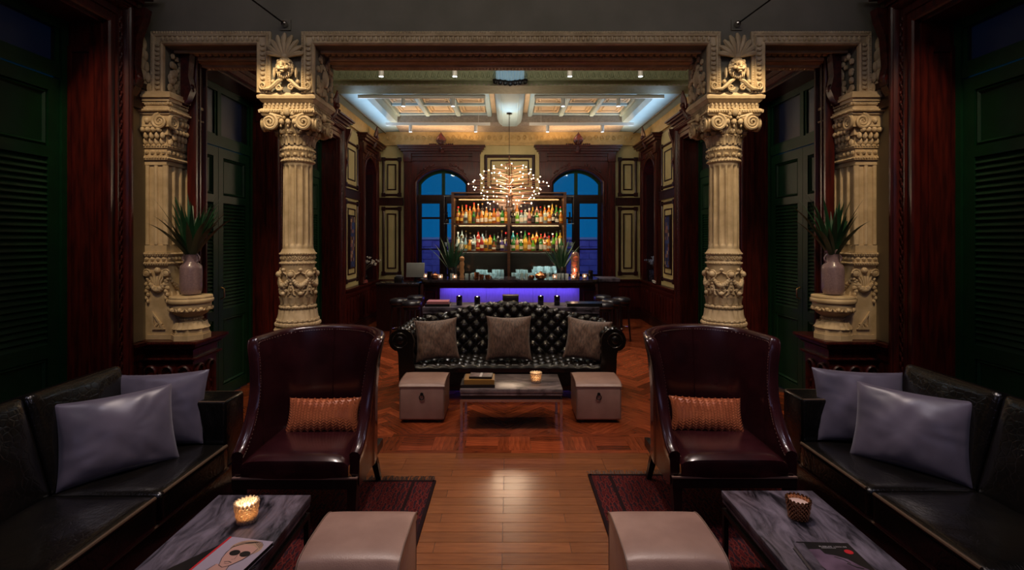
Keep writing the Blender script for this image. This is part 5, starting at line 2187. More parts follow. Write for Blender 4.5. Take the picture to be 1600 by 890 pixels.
L_.new(ad_.outputs[0], cr_.inputs['Fac'])
L_.new(cr_.outputs['Color'], b_.inputs['Base Color'])
M_FRINGE = mat('wool_fringe', (0.16, 0.10, 0.075), 0.9)
M_FRINGED = mat('dark_wool_fringe', (0.035, 0.020, 0.016), 0.9)
M_RUGEDGE = mat('rug_border_wool', (0.018, 0.008, 0.009), 0.95, spec=0.1)


def make_rug(label, x0, x1, y0, y1, seed, fm):
    r = random.Random(seed)
    t = thing('rug', label, 'rug', ((x0 + x1) / 2, (y0 + y1) / 2, 0), 0, 'red patterned rugs')
    w, d = (x1 - x0) / 2, (y1 - y0) / 2
    g = G()
    g.grid(lambda u, v: ((2 * u - 1) * w, (2 * v - 1) * d, 0.011 + 0.0015 * noise3(u * 9, v * 9, seed)), 40, 60)
    g.build('pile', M_RUG, t, 60)
    g = G()
    for s in (-1, 1):
        g.box(s * w - 0.012, s * w + 0.012, -d, d, 0.0, 0.013)
        g.box(s * (w - 0.16) - 0.012, s * (w - 0.16) + 0.012, -d, d, 0.004, 0.0128)
        g.box(-w, w, s * (d - 0.012) - 0.012, s * (d - 0.012) + 0.012, 0.0, 0.013)
    g.build('border', M_RUGEDGE, t, 0)
    g = G()
    n = 260
    for s in (-1, 1):
        for i in range(n):
            x = -w + 2 * w * (i + r.random()) / n
            L = 0.05 + 0.05 * r.random()
            dx = (r.random() - 0.5) * 0.06
            hh = 0.006 + 0.022 * r.random()
            g.tube([(x, s * d, 0.009), (x + dx * 0.4, s * (d + L * 0.5), hh), (x + dx, s * (d + L), 0.003)], [0.0035, 0.003, 0.0012], 4)
    g.build('fringe', fm, t, kind='stuff')
    return t


make_rug('dark red patterned rug with dark fringe under the left sofa group', -3.05, -0.60, 0.9, 3.90, 2, M_FRINGED)
make_rug('dark red patterned rug with pale fringe under the right sofa group', 0.625, 3.05, 0.9, 4.00, 5, M_FRINGE)

# ---- candles in beaded glass
M_MERC = mat('bronze_beaded_glass', (0.48, 0.26, 0.14), 0.10, 0.95)
M_MERCL = clear('lit_beaded_glass', (0.96, 0.82, 0.66), 0.35, 0.08, 0.6)
M_WAX = mat('candle_wax', (0.75, 0.52, 0.44), 0.5)
M_FLAME = glow('candle_flame', (1.0, 0.78, 0.5), 18)


def make_candle(name, label, loc, k, bead, flame, group, rows=9, per=18):
    t = thing(name, label, 'candle', loc, 0, group)
    R0, R1, H = 0.042 * k, 0.056 * k, 0.098 * k
    G().lathe([(R0 * 0.9, 0), (R0, 0.004), (R1, H), (R1 - 0.004, H), (R0 - 0.003, 0.01), (0, 0.01)], 28).build('holder', bead, t)
    g = G()
    for j in range(rows):
        u = (j + 0.5) / rows
        R = R0 + (R1 - R0) * u
        for i in range(per):
            a = 2 * pi * (i + 0.5 * (j % 2)) / per
            q = 0.0075 * k * (1.0 if j % 3 else 1.2)
            g.ell((R * cos(a), R * sin(a), H * u), q, 6, 4)
    for i in range(per):
        a = 2 * pi * i / per
        g.ell((R1 * cos(a), R1 * sin(a), H), 0.0085 * k, 6, 4)
    g.build('beading', bead, t, kind='stuff')
    if flame:
        G().lathe([(R0 * 0.8, 0.012), (R0 * 0.85, H * 0.30), (0, H * 0.29)], 24).build('wax', M_WAX, t)
    else:
        G().lathe([(R0 * 0.8, 0.012), (R1 * 0.9, H * 0.82), (0, H * 0.80)], 24).build('wax', M_WAX, t)
    if flame:
        f = G()
        f.ell((0, 0, H * 0.50), (0.007 * k, 0.007 * k, 0.018 * k), 8, 6)
        f.build('flame', M_FLAME, t)
        l = lamp('POINT', 'candle_light', (0, 0, H * 0.55), flame, (1.0, 0.75, 0.45), soft=0.015)
        l.parent = t
    return t


make_candle('votive_candle', 'lit candle in beaded gold glass on the table with the drawn-face magazine', (-1.385, 2.60, ZR + 0.415), 1.0, M_MERCL, 1.0, 'beaded glass candles')
make_candle('votive_candle', 'candle in beaded bronze glass on the table with the red-dot magazine', (1.505, 2.63, ZR + 0.415), 1.0, M_MERC, 0.0, 'beaded glass candles')
make_candle('votive_candle', 'lit candle in beaded glass on the small table before the tufted sofa', (0.26, 5.14, 0.42), 1.0, M_MERCL, 0.35, 'beaded glass candles', 8, 14)


# ---- books and magazines
def make_book(name, label, loc, rz, w, d, h, cover, page, group=None, cat='book', tilt=None):
    t = thing(name, label, cat, loc, rz, group)
    c = 0.003
    G().box(-w / 2, w / 2, -d / 2, d / 2, 0, c).box(-w / 2, w / 2, -d / 2, d / 2, h - c, h).box(-w / 2, w / 2, -d / 2, -d / 2 + c, c, h - c).build('cover', cover, t, 0)
    G().box(-w / 2 + 0.004, w / 2 - 0.004, -d / 2 + c, d / 2 - 0.004, c, h - c).build('pages', page, t, 0)
    return t


M_PAPER = mat('page_paper', (0.62, 0.55, 0.48), 0.7)
M_BLACKC = mat('black_cover', (0.012, 0.011, 0.012), 0.3)
M_OCHREC = mat('ochre_cover', (0.33, 0.17, 0.04), 0.4)
M_ROSEC = mat('rose_grey_cover', (0.24, 0.16, 0.17), 0.35, col2=(0.08, 0.06, 0.07), scale=22, lo=0.45, hi=0.55)
M_LILAC = mat('lilac_cover', (0.46, 0.38, 0.47), 0.35)
M_REDC = mat('red_print', (0.62, 0.02, 0.03), 0.4)
M_SKIN = mat('peach_print', (0.62, 0.34, 0.28), 0.4)
M_HAIRP = mat('straw_print', (0.52, 0.32, 0.22), 0.4)
M_INK = mat('black_print', (0.008, 0.007, 0.008), 0.4)
M_WHITEP = mat('white_print', (0.7, 0.66, 0.68), 0.4)
M_PURPLEP = mat('mauve_print', (0.20, 0.125, 0.19), 0.4, col2=(0.09, 0.05, 0.085), scale=10)

flat = lambda z: (lambda p: (p[0], p[1], z + p[2]))


def poly_print(name, pts, z, mt, parent):
    return G().prism(pts, 0, 0.0004, flat(z)).build(name, mt, parent, 0)


def line_print(g, pts, z, r):
    g.tube([(a, b, z) for a, b in pts], r, 4, flat=0.25)


# magazine with a drawn face; its cover is seen upright from the camera
mz = ZR + 0.415
make_book('magazine', 'dark magazine lying under the one with a drawn face', (-1.335, 2.205, mz), radians(-36), 0.30, 0.24, 0.014, M_BLACKC, M_PAPER, 'table magazines', 'magazine')
mg = thing('magazine', 'lilac magazine with a drawn face in sunglasses on its cover', 'magazine', (-1.275, 2.225, mz + 0.0145), radians(-10), 'table magazines')
W2, H2, hh = 0.115, 0.16, 0.022
G().box(-W2, W2, -H2, H2, 0, 0.002).box(-W2, W2, -H2, H2, hh - 0.002, hh).build('cover', M_LILAC, mg, 0)
G().box(-W2 + 0.002, W2 - 0.002, -H2 + 0.002, H2 - 0.002, 0.002, hh - 0.002).build('pages', M_INK, mg, 0)
G().box(-W2 - 0.001, -W2 + 0.010, -H2, H2, 0, hh + 0.0003).build('spine_band', M_REDC, mg, 0)
z = hh + 0.0002
EL = lambda cx, cy, a, b, n=22, r=0.0: [(cx + a * cos(2 * pi * i / n) * cos(r) - b * sin(2 * pi * i / n) * sin(r), cy + a * cos(2 * pi * i / n) * sin(r) + b * sin(2 * pi * i / n) * cos(r)) for i in range(n)]
poly_print('hair_print', EL(0.022, 0.095, 0.075, 0.058), z, M_HAIRP, mg)
poly_print('neck_print', [(-0.03, -0.03), (0.035, -0.03), (0.045, -0.14), (-0.05, -0.14)], z + 0.0002, M_SKIN, mg)
poly_print('face_print', [(-0.038, 0.09), (-0.042, 0.05), (-0.034, 0.01), (-0.012, -0.035), (0.012, -0.045), (0.034, -0.03), (0.062, 0.015), (0.075, 0.06), (0.078, 0.095), (0.045, 0.115), (0.0, 0.115)], z + 0.0005, M_SKIN, mg)
for cx in (-0.004, 0.048):
    poly_print('lens_print', EL(cx, 0.052, 0.025, 0.020, 18, -0.15), z + 0.0009, M_INK, mg)
g = G()
line_print(g, [(-0.044, 0.10), (-0.045, 0.05), (-0.034, 0.008), (-0.012, -0.037), (0.012, -0.047), (0.036, -0.032), (0.064, 0.013), (0.078, 0.06), (0.08, 0.098)], z + 0.001, 0.0014)
line_print(g, [(0.018, 0.055), (0.028, 0.056)], z + 0.001, 0.0015)
line_print(g, [(0.020, 0.04), (0.026, 0.012), (0.014, 0.008)], z + 0.001, 0.0010)
line_print(g, [(-0.006, -0.012), (0.012, -0.007), (0.03, -0.012)], z + 0.001, 0.0018)
line_print(g, [(0.0, -0.02), (0.012, -0.022), (0.024, -0.019)], z + 0.001, 0.0010)
for k in range(5):
    line_print(g, [(-0.048 + 0.004 * k, 0.08 + 0.012 * k), (-0.015 + 0.012 * k, 0.118 + 0.006 * k), (0.04 + 0.006 * k, 0.135 + 0.003 * k), (0.088, 0.10 + 0.006 * k)], z + 0.001, 0.0009)
line_print(g, [(-0.03, -0.035), (-0.045, -0.085), (-0.11, -0.11)], z + 0.001, 0.0013)
line_print(g, [(0.035, -0.033), (0.052, -0.09), (0.11, -0.115)], z + 0.001, 0.0013)
line_print(g, [(-0.02, -0.10), (0.0, -0.155)], z + 0.001, 0.0011)
line_print(g, [(0.03, -0.10), (0.012, -0.155)], z + 0.001, 0.0011)
g.build('line_drawing', M_INK, mg)

# dark magazine with a red dot
dm = thing('magazine', 'black magazine with a red dot and a mauve photograph on its cover', 'magazine', (1.465, 2.245, mz + 0.001), radians(-3), 'table magazines')
G().box(-0.115, 0.125, -0.16, 0.145, 0, 0.016).build('cover', M_BLACKC, dm, 0)
poly_print('photo_print', [(-0.11, 0.085), (-0.035, 0.09), (-0.03, 0.055), (0.01, 0.045), (0.05, 0.02), (0.075, -0.02), (0.10, -0.05), (0.105, -0.15), (-0.07, -0.15), (-0.10, 0.0)], 0.0161, M_PURPLEP, dm)
g = G()
line_print(g, [(0.0, 0.035), (0.03, 0.015), (0.045, -0.01)], 0.0168, 0.003)
line_print(g, [(0.03, -0.01), (0.055, -0.035), (0.08, -0.045)], 0.0168, 0.004)
g.build('shadow_line_print', M_INK, dm)
poly_print('red_dot', EL(0.088, 0.075, 0.019, 0.017), 0.0163, M_REDC, dm)
g = G()
for i, ch_ in enumerate('1011011 0111011'):
    if ch_ == ' ':
        continue
    x = -0.025 + 0.0085 * i
    g.box(x, x + 0.0012, 0.108, 0.116, 0.0161, 0.0164)
    if ch_ == '1':
        g.box(x, x + 0.0045, 0.1145, 0.116, 0.0161, 0.0164).box(x + 0.0035, x + 0.0047, 0.108, 0.116, 0.0161, 0.0164)
    g.box(x, x + 0.0045, 0.108, 0.1092, 0.0161, 0.0164)
for i in range(11):
    x = -0.02 + 0.006 * i
    g.box(x, x + 0.0035, 0.099, 0.1025, 0.0161, 0.0164)
g.build('cover_lettering', M_WHITEP, dm, 0)
make_book('book', 'slim grey book lying beside the red-dot magazine', (1.335, 2.215, mz), radians(84), 0.30, 0.05, 0.030, M_MARBLE, M_PAPER, 'books on the marble tables')

# stack on the small table
make_book('book', 'black book at the bottom of the stack on the small marble table', (-0.33, 5.06, 0.42), 0.02, 0.34, 0.25, 0.030, M_BLACKC, M_PAPER, 'books on the marble tables')
make_book('book', 'ochre book in the middle of the stack on the small marble table', (-0.315, 5.065, 0.4505), 0.0, 0.30, 0.23, 0.045, M_OCHREC, M_PAPER, 'books on the marble tables')
bk = make_book('book', 'small photo-covered book topping the stack on the small marble table', (-0.30, 5.06, 0.496), -0.05, 0.23, 0.15, 0.022, M_BLACKC, M_PAPER, 'books on the marble tables')
G().box(-0.112, 0.112, -0.073, 0.073, 0.022, 0.0224).build('cover_photo', M_ROSEC, bk, 0)
G().box(-0.012, 0.012, -0.073, 0.073, 0.0224, 0.0228).build('pale_stripe', M_WHITEP, bk, 0)

# console table: books, candles, box
M_PINKC = mat('pink_edge_cover', (0.55, 0.20, 0.22), 0.4)
make_book('book', 'black book at the bottom of the pile on the console table', (-1.03, 7.16, 0.935), 0.0, 0.35, 0.26, 0.035, M_BLACKC, M_WHITEP, 'books on the console table')
make_book('book', 'pink and dark book on top of the pile on the console table', (-1.03, 7.17, 0.9705), 0.03, 0.31, 0.24, 0.034, M_PINKC, M_WHITEP, 'books on the console table')
make_book('book', 'large black book alone at the right end of the console table', (1.045, 7.14, 0.935), 0.0, 0.50, 0.26, 0.048, M_BLACKC, M_WHITEP, 'books on the console table')
M_DARKGLASS = mat('black_glass', (0.010, 0.008, 0.012), 0.12, spec=0.6)
for i, (x, nm) in enumerate(((-0.735, 'first'), (-0.47, 'second'), (0.44, 'third'), (0.675, 'fourth'))):
    t = thing('glass_candle', 'lit candle in a tall dark glass, %s from the left along the console table' % nm, 'candle', (x, 7.20 if i != 1 else 7.12, 0.935), 0, 'tall dark candles on the console')
    G().lathe([(0.040, 0), (0.042, 0.004), (0.042, 0.135), (0.039, 0.135), (0.038, 0.085)], 20, caps=False).build('glass', M_DARKGLASS, t)
    G().lathe([(0.036, 0.004), (0.037, 0.118), (0, 0.118)], 16).build('wax', M_WAX, t)
    G().ell((0, 0.0, 0.128), (0.008, 0.008, 0.010), 8, 6).build('flame', M_FLAME, t)
t = thing('table_box', 'dark drum-shaped box standing on the middle of the console table', 'box', (0.005, 7.20, 0.935))
G().rbox(-0.115, 0.115, -0.08, 0.08, 0, 0.135, 0.012, 3).build('body', M_LEGWOOD, t)
G().rbox(-0.118, 0.118, -0.083, 0.083, 0.136, 0.150, 0.006, 2).build('lid', M_MAHOGD, t)


# ------------------------------------------------------------------ the bar
ORD = ['first', 'second', 'third', 'fourth', 'fifth', 'sixth', 'seventh', 'eighth', 'ninth', 'tenth', 'eleventh', 'twelfth', 'thirteenth', 'fourteenth', 'fifteenth', 'sixteenth',
       'seventeenth', 'eighteenth', 'nineteenth', 'twentieth', 'twenty-first', 'twenty-second', 'twenty-third', 'twenty-fourth', 'twenty-fifth', 'twenty-sixth', 'twenty-seventh', 'twenty-eighth', 'twenty-ninth', 'thirtieth']
M_FRONTP = mat('lilac_bar_front', (0.30, 0.24, 0.42), 0.45, col2=(0.25, 0.20, 0.36), scale=8, stretch=(10, 10, 1))
M_COUNTER = mat('black_polished_counter', (0.020, 0.016, 0.018), 0.12, col2=(0.045, 0.035, 0.04), scale=9, coat=0.5)
M_SHELFWOOD = mat('walnut_shelf', (0.10, 0.040, 0.016), 0.35, col2=(0.05, 0.02, 0.01), scale=6, stretch=(1, 6, 6))
M_SHELFGLASS = mat('frosted_shelf_plate', (0.30, 0.24, 0.14), 0.35)
M_DARKMIRROR = mat('smoked_mirror', (0.045, 0.030, 0.022), 0.10, 0.9)

bar = thing('bar_counter', 'black topped bar counter with rounded ends and a violet lit front', 'bar', (0.0, 0.0, 0.0))
def stadium(w, y0, y1, r, n=10):
    p = []
    for cx, cy, a0 in ((w - r, y0 + r, -pi / 2), (w - r, y1 - 0.02, 0)):
        for k in range(n + 1):
            a = a0 + pi / 2 * k / n
            rr = r if a0 < 0 else 0.02
            p.append((cx + rr * cos(a) if a0 < 0 else w - 0.02 + rr * cos(a), cy + rr * sin(a)))
    return p + [(-x, y) for x, y in p[::-1]]
up = lambda p: (p[0], p[1], p[2])
G().prism(stadium(1.79, 9.62, 10.55, 0.42), 1.045, 1.095, up).build('counter_top', M_COUNTER, bar, 30)
G().prism(stadium(1.765, 9.645, 10.53, 0.40), 1.00, 1.045, up).build('counter_edge', M_MAHOGD, bar, 30)
G().prism(stadium(1.72, 9.71, 10.5, 0.36), 0.93, 1.00, up).build('counter_underside', M_MAHOGD, bar, 30)
for i in range(6):
    x0 = -1.40 + 2.79 * i / 6
    G().box(x0 + 0.002, x0 + 2.79 / 6 - 0.002, 9.97, 10.02, 0.10, 0.93).build('front_panel', M_FRONTP, bar, 0)
g = G()
g.box(-1.40, 1.39, 10.02, 10.48, 0.0, 0.93).box(-1.72, -1.40, 10.0, 10.48, 0.0, 0.93).box(1.39, 1.72, 10.0, 10.48, 0.0, 0.93).box(-1.40, 1.39, 9.98, 10.02, 0.0, 0.10)
g.build('carcass', M_MAHOGD, bar, 0)
g = G()
for x in (-1.60, 1.60):
    g = G()
    panel_frame(g, lambda p: (p[0], 10.0 - p[2], p[1]), x - 0.13, x + 0.13, 0.15, 0.85, 0.03, 0.02)
    g.build('end_panel_frame', M_MAHOG, bar, 0)
lamp('AREA', 'bar_led', (0.0, 9.84, 0.925), 9.5, (0.20, 0.14, 1.0), (0.0, 9.99, 0.45), 2.7, 0.03)

# back-bar shelves
sh = thing('back_bar_shelf', 'tall walnut back-bar shelving with warm lit tiers full of bottles', 'shelving', (-0.02, 11.30, 0))
SX = (-1.255, 0.0, 1.255)
for x in SX:
    G().box(x - 0.03, x + 0.03, -0.17, 0.17, 0.0, 2.90).build('post', M_SHELFWOOD, sh, 0)
LEV = (0.98, 1.62, 2.235, 2.85)
for z in LEV:
    for a, b in ((SX[0] + 0.03, SX[1] - 0.03), (SX[1] + 0.03, SX[2] - 0.03)):
        G().box(a, b, -0.17, 0.17, z - 0.035, z).build('shelf', M_SHELFWOOD, sh, 0)
for z in LEV[1:3]:
    for a, b in ((SX[0] + 0.03, SX[1] - 0.03), (SX[1] + 0.03, SX[2] - 0.03)):
        G().box(a, b, 0.0, 0.16, z, z + 0.13).build('riser', M_SHELFGLASS, sh, 0)
G().box(SX[0] - 0.03, SX[2] + 0.03, -0.18, 0.18, 2.90, 2.93).build('top_board', M_SHELFWOOD, sh, 0)
G().box(SX[0] + 0.03, SX[2] - 0.03, 0.165, 0.175, 0.98, 2.85).build('mirror_back', M_DARKMIRROR, sh, 0)
G().box(SX[0], SX[2], -0.15, 0.17, 0.0, 0.945).build('base_cabinet', M_MAHOGD, sh, 0)
M_THINGLASS = clear('clear_glass', (0.86, 0.95, 0.96), 0.25, 0.05, 0.28)
for s in (-1, 1):
    for z in LEV[1:]:
        a, b = sorted((s * 1.285, s * 1.46))
        G().box(a, b, -0.13, 0.13, z - 0.012, z).build('glass_wing', M_THINGLASS, sh, 0)
    g = G()
    g.tube([(s * 1.45, -0.12, 0.98), (s * 1.45, -0.12, 2.86)], 0.008, 6).tube([(s * 1.45, 0.12, 0.98), (s * 1.45, 0.12, 2.86)], 0.008, 6)
    g.build('wing_rod', M_IRON, sh)
for i, z in enumerate(LEV[1:]):
    for a, b in ((SX[0], SX[1]), (SX[1], SX[2])):
        c = (a + b) / 2 - 0.02
        col, pw = ((0.78, 1.0, 0.95), 12.0) if i == 0 else ((1.0, 0.86, 0.55), 7.0) if i == 1 else ((1.0, 0.72, 0.36), 7.0)
        lamp('AREA', 'shelf_led', (c, 11.15, z - 0.04), pw, col, (c, 11.36, z - 0.60), 1.1, 0.02)
        for sx in (-1, 1):
            pass


def bottle_prof(kind, r, h):
    if kind == 0:
        return [(r * 0.92, 0), (r, 0.006), (r, h * 0.56), (r * 0.9, h * 0.63), (r * 0.40, h * 0.74), (r * 0.34, h * 0.92)], (r * 0.36, h * 0.90, h), (h * 0.18, h * 0.40)
    if kind == 1:
        return [(r * 0.92, 0), (r, 0.006), (r, h * 0.62), (r * 0.75, h * 0.68), (r * 0.36, h * 0.72), (r * 0.34, h * 0.93)], (r * 0.42, h * 0.90, h), (h * 0.2, h * 0.44)
    if kind == 2:
        return [(r * 0.8, 0), (r, h * 0.06), (r * 1.05, h * 0.30), (r * 0.9, h * 0.46), (r * 0.42, h * 0.60), (r * 0.36, h * 0.88)], (r * 0.46, h * 0.86, h), (h * 0.15, h * 0.32)
    if kind == 3:
        return [(r * 0.92, 0), (r, 0.006), (r, h * 0.45), (r * 0.85, h * 0.55), (r * 0.45, h * 0.70), (r * 0.32, h * 0.80), (r * 0.32, h * 0.94)], (r * 0.38, h * 0.91, h), (h * 0.1, h * 0.40)
    if kind == 4:
        return [(r * 0.95, 0), (r * 1.02, 0.008), (r * 1.02, h * 0.52), (r * 0.95, h * 0.58), (r * 0.45, h * 0.63), (r * 0.40, h * 0.86)], (r * 0.52, h * 0.84, h), (h * 0.1, h * 0.44)
    return [(r * 0.75, 0), (r * 0.8, 0.006), (r * 0.95, h * 0.40), (r * 0.85, h * 0.55), (r * 0.38, h * 0.72), (r * 0.32, h * 0.93)], (r * 0.36, h * 0.90, h), (h * 0.15, h * 0.42)


def bmat(name, c):
    return clear(name + '_bottle_glass', c, 0.20, 0.06, 0.62)


BC = {'amber': (0.85, 0.33, 0.05), 'deep amber': (0.42, 0.12, 0.03), 'golden': (0.95, 0.62, 0.10), 'clear': (0.72, 0.84, 0.84), 'pale blue': (0.55, 0.80, 0.92), 'green': (0.08, 0.42, 0.08),
      'lime green': (0.32, 0.75, 0.08), 'dark': (0.035, 0.02, 0.018), 'red': (0.62, 0.06, 0.04), 'turquoise': (0.05, 0.55, 0.62), 'rose': (0.85, 0.42, 0.36), 'violet': (0.16, 0.10, 0.42)}
BM = {k: bmat(k.replace(' ', '_'), v) for k, v in BC.items()}
M_LABELP = mat('paper_label', (0.72, 0.64, 0.48), 0.6)
M_LABELD = mat('dark_label', (0.05, 0.035, 0.03), 0.5)
M_LABELY = mat('yellow_label', (0.75, 0.45, 0.06), 0.5)
CAPM = {'gold': M_BRASS, 'black': M_BLACKC, 'red': M_REDC, 'pale': M_WHITEP}
PROTO = {}


def bottle(kind, colour, cap, lab, label, loc, k, group, rz):
    key = (kind, colour, cap, lab)
    if key not in PROTO:
        prof, cp, lb = bottle_prof(kind, 0.040, 0.30)
        body = G().lathe(prof, 12).mesh('bottle', BM[colour], 50)
        capm = G().lathe([(cp[0], cp[1]), (cp[0] * 1.05, cp[2]), (0, cp[2])], 8).mesh('cap', CAPM[cap], 40)
        R = max(p[0] for p in prof) + 0.001
        labm = G().lathe([(R, lb[0]), (R, lb[1])], 10, a0=-pi / 2 - 1.1, a1=-pi / 2 + 1.1, caps=False).mesh('label', {'paper': M_LABELP, 'dark': M_LABELD, 'yellow': M_LABELY}[lab], 50)
        PROTO[key] = (body, capm, labm)
    b, c, l = PROTO[key]
    o = bpy.data.objects.new('bottle', b)
    COL.objects.link(o)
    tag(o, label, 'bottle', group)
    o.location = loc
    o.scale = (k[0], k[0], k[1])
    o.rotation_euler = (0, 0, rz)
    for nm, me in (('cap', c), ('label', l)):
        q = bpy.data.objects.new(nm, me)
        COL.objects.link(q)
        q.parent = o


r = random.Random(11)
PAL = {('top', 'L'): ['amber', 'deep amber', 'rose', 'amber', 'golden', 'deep amber', 'amber', 'dark', 'green', 'amber', 'clear', 'golden'],
       ('top', 'R'): ['amber', 'golden', 'dark', 'amber', 'clear', 'golden', 'lime green', 'green', 'rose', 'dark', 'clear', 'amber'],
       ('middle', 'L'): ['clear', 'pale blue', 'clear', 'pale blue', 'amber', 'clear', 'red', 'golden', 'dark', 'green', 'deep amber', 'violet'],
       ('middle', 'R'): ['green', 'turquoise', 'red', 'lime green', 'golden', 'amber', 'dark', 'rose', 'lime green', 'violet', 'amber', 'green']}
for tier, zl in (('top', LEV[2]), ('middle', LEV[1])):
    for rowname, dy, dz in (('rear', 0.08, 0.1305), ('front', -0.085, 0.0005)):
        idx = 0
        for half, xa, xb in (('L', SX[0] + 0.10, SX[1] - 0.06), ('R', SX[1] + 0.10, SX[2] - 0.08)):
            n = 13
            for i in range(n):
                x = xa + (xb - xa) * i / (n - 1) - 0.02 + (r.random() - 0.5) * 0.012
                p = PAL[(tier, half)]
                if half == 'L' and tier == 'middle':
                    colr = p[min(11, max(0, int(i / n * 12 + r.randint(-2, 2))))]
                else:
                    colr = p[r.randint(0, 11)] if rowname == 'rear' else p[(i * 5 + r.randint(0, 2)) % 12]
                if rowname == 'rear' and r.random() < 0.35:
                    colr = 'dark'
                cap = r.choice(['gold', 'black', 'black', 'red', 'pale'])
                lab = r.choice(['paper', 'paper', 'dark', 'yellow'])
                kind = r.randint(0, 5)
                kk = (1.02 + 0.16 * r.random(), 0.80 + 0.34 * r.random())
                bottle(kind, colr, cap, lab, '%s bottle with %s cap, %s from left in the %s row, %s bar shelf' % (colr, cap, ORD[idx], rowname, tier),
                       (x, 11.30 + dy, zl + dz), kk, 'bottles on the %s bar shelf' % tier, r.random() * 0.8 - 0.4)
                idx += 1
# a few bottles on the glass wings
for j, (x, z, c, lbl) in enumerate(((-1.40, LEV[2], 'dark', 'squat dark bottle on the upper left glass wing of the bar shelving'), (1.38, LEV[2], 'dark', 'squat dark bottle on the upper right glass wing of the bar shelving'))):
    bottle(2, c, 'black', 'dark', lbl, (x - 0.02, 11.30, z + 0.0005), (1.1, 0.85), 'wing bottles', 0)

# glassware
def glass_obj(kind, label, loc, group, k=1.0):
    if ('g', kind) not in PROTO:
        if kind == 'tumbler':
            pr = [(0.030, 0), (0.034, 0.004), (0.040, 0.105), (0.0385, 0.105), (0.032, 0.012), (0.0, 0.012)]
        elif kind == 'highball':
            pr = [(0.028, 0), (0.030, 0.004), (0.034, 0.165), (0.0325, 0.165), (0.028, 0.012), (0.0, 0.012)]
        elif kind == 'coupe':
            pr = [(0.036, 0), (0.034, 0.004), (0.006, 0.010), (0.005, 0.085), (0.02, 0.095), (0.048, 0.125), (0.052, 0.150), (0.050, 0.150), (0.044, 0.125), (0.0, 0.100)]
        else:
            pr = [(0.036, 0), (0.034, 0.004), (0.006, 0.010), (0.005, 0.09), (0.03, 0.11), (0.042, 0.15), (0.036, 0.21), (0.0345, 0.21), (0.04, 0.15), (0.0, 0.105)]
        PROTO[('g', kind)] = G().lathe(pr, 14, caps=False).mesh(kind + '_glass', M_THINGLASS, 50)
    o = bpy.data.objects.new(kind + '_glass', PROTO[('g', kind)])
    COL.objects.link(o)
    tag(o, label, 'glass', group)
    o.location = loc
    o.scale = (k, k, k)
    return o


zl = LEV[0] + 0.0005
idx = 0
for row, dy in (('front', -0.10), ('middle', -0.01), ('rear', 0.08)):
    for i in range(14):
        x = -0.80 + 0.092 * i + (0.17 if i > 7 else 0)
        if abs(x) < 0.06:
            continue
        kd = 'tumbler' if (i + (row == 'rear')) % 4 < 2 else 'highball'
        glass_obj(kd, 'clear %s glass, %s from left in the %s row on the lowest bar shelf' % (kd, ORD[i], row), (x - 0.02, 11.30 + dy, zl), 'tumblers on the lowest bar shelf', 1.25)
for i in range(7):
    for j, dy in enumerate((-0.09, 0.06)):
        kd = 'coupe' if (i + j) % 2 else 'wine'
        glass_obj(kd, 'clear stemmed %s glass, %s from left in the %s row on the lowest bar shelf' % (kd, ORD[i], ('front', 'rear')[j]), (0.60 + 0.088 * i - 0.02, 11.30 + dy, zl), 'stemmed glasses on the lowest bar shelf', 1.35)
for s, nm in ((-1, 'left'), (1, 'right')):
    for z, tn in ((LEV[1], 'middle'),):
        for k in range(3):
            glass_obj('wine', 'wine glass on the %s glass wing, %s tier, %s from its outer end' % (nm, tn, ORD[k]), (s * (1.42 - 0.05 * k) - 0.02, 11.24 + 0.06 * k, z + 0.0005), 'wing wine glasses', 0.9)

# things standing on the counter
CZ = 1.0955
M_COPPERM = mat('beaten_copper', (0.62, 0.26, 0.13), 0.25, 1.0)
M_ORANGE = mat('orange_peel', (0.85, 0.30, 0.03), 0.45, bump=0.2, bscale=200)
M_PINKGLASS = clear('pink_glass_jar', (1.0, 0.80, 0.74), 0.25, 0.04, 0.10)


def small(name, cat, label, loc, parts, group=None):
    t = thing(name, label, cat, loc, 0, group)
    for nm, g, m in parts:
        g.build(nm, m, t)
    return t


small('copper_pot', 'pot', 'lidded copper pot on the left half of the bar counter', (-1.48, 9.90, CZ), [('pot', G().lathe([(0.055, 0), (0.075, 0.02), (0.078, 0.075), (0.082, 0.08)], 20), M_COPPERM), ('lid', G().lathe([(0.082, 0.08), (0.06, 0.10), (0.012, 0.115), (0.018, 0.13), (0, 0.137)], 20), M_COPPERM)])
small('copper_bowl', 'bowl', 'wide copper punch bowl with lid on the right half of the bar counter', (0.88 - 0.27, 9.86, CZ), [('bowl', G().lathe([(0.06, 0), (0.10, 0.02), (0.115, 0.07), (0.118, 0.08)], 22), M_COPPERM), ('lid', G().lathe([(0.118, 0.08), (0.09, 0.105), (0.03, 0.13), (0.02, 0.15), (0, 0.157)], 22), M_COPPERM)])
small('copper_bowl', 'bowl', 'small round copper bowl beside the wide copper punch bowl', (0.43, 9.82, CZ), [('bowl', G().lathe([(0.03, 0), (0.055, 0.015), (0.06, 0.05), (0.05, 0.075), (0, 0.08)], 18), M_COPPERM)])
for x, y, z0, nm in ((-0.66, 9.9, 0.13, 'first'), (-0.56, 9.84, 0.09, 'second'), (-0.44, 9.86, 0.08, 'third')):
    small('copper_mug', 'mug', 'copper mug on the bar counter, %s of three beside the wooden mill' % nm, (x, y, CZ), [('mug', G().lathe([(0.035, 0), (0.045, 0.01), (0.05, z0), (0.046, z0), (0.04, 0.012), (0, 0.012)], 18), M_COPPERM), ('handle', G().tube([(0.048 + 0.03 * sin(pi * k / 8), 0, 0.02 + (z0 - 0.035) * k / 8) for k in range(9)], 0.005, 5), M_COPPERM)], 'copper mugs on the bar')
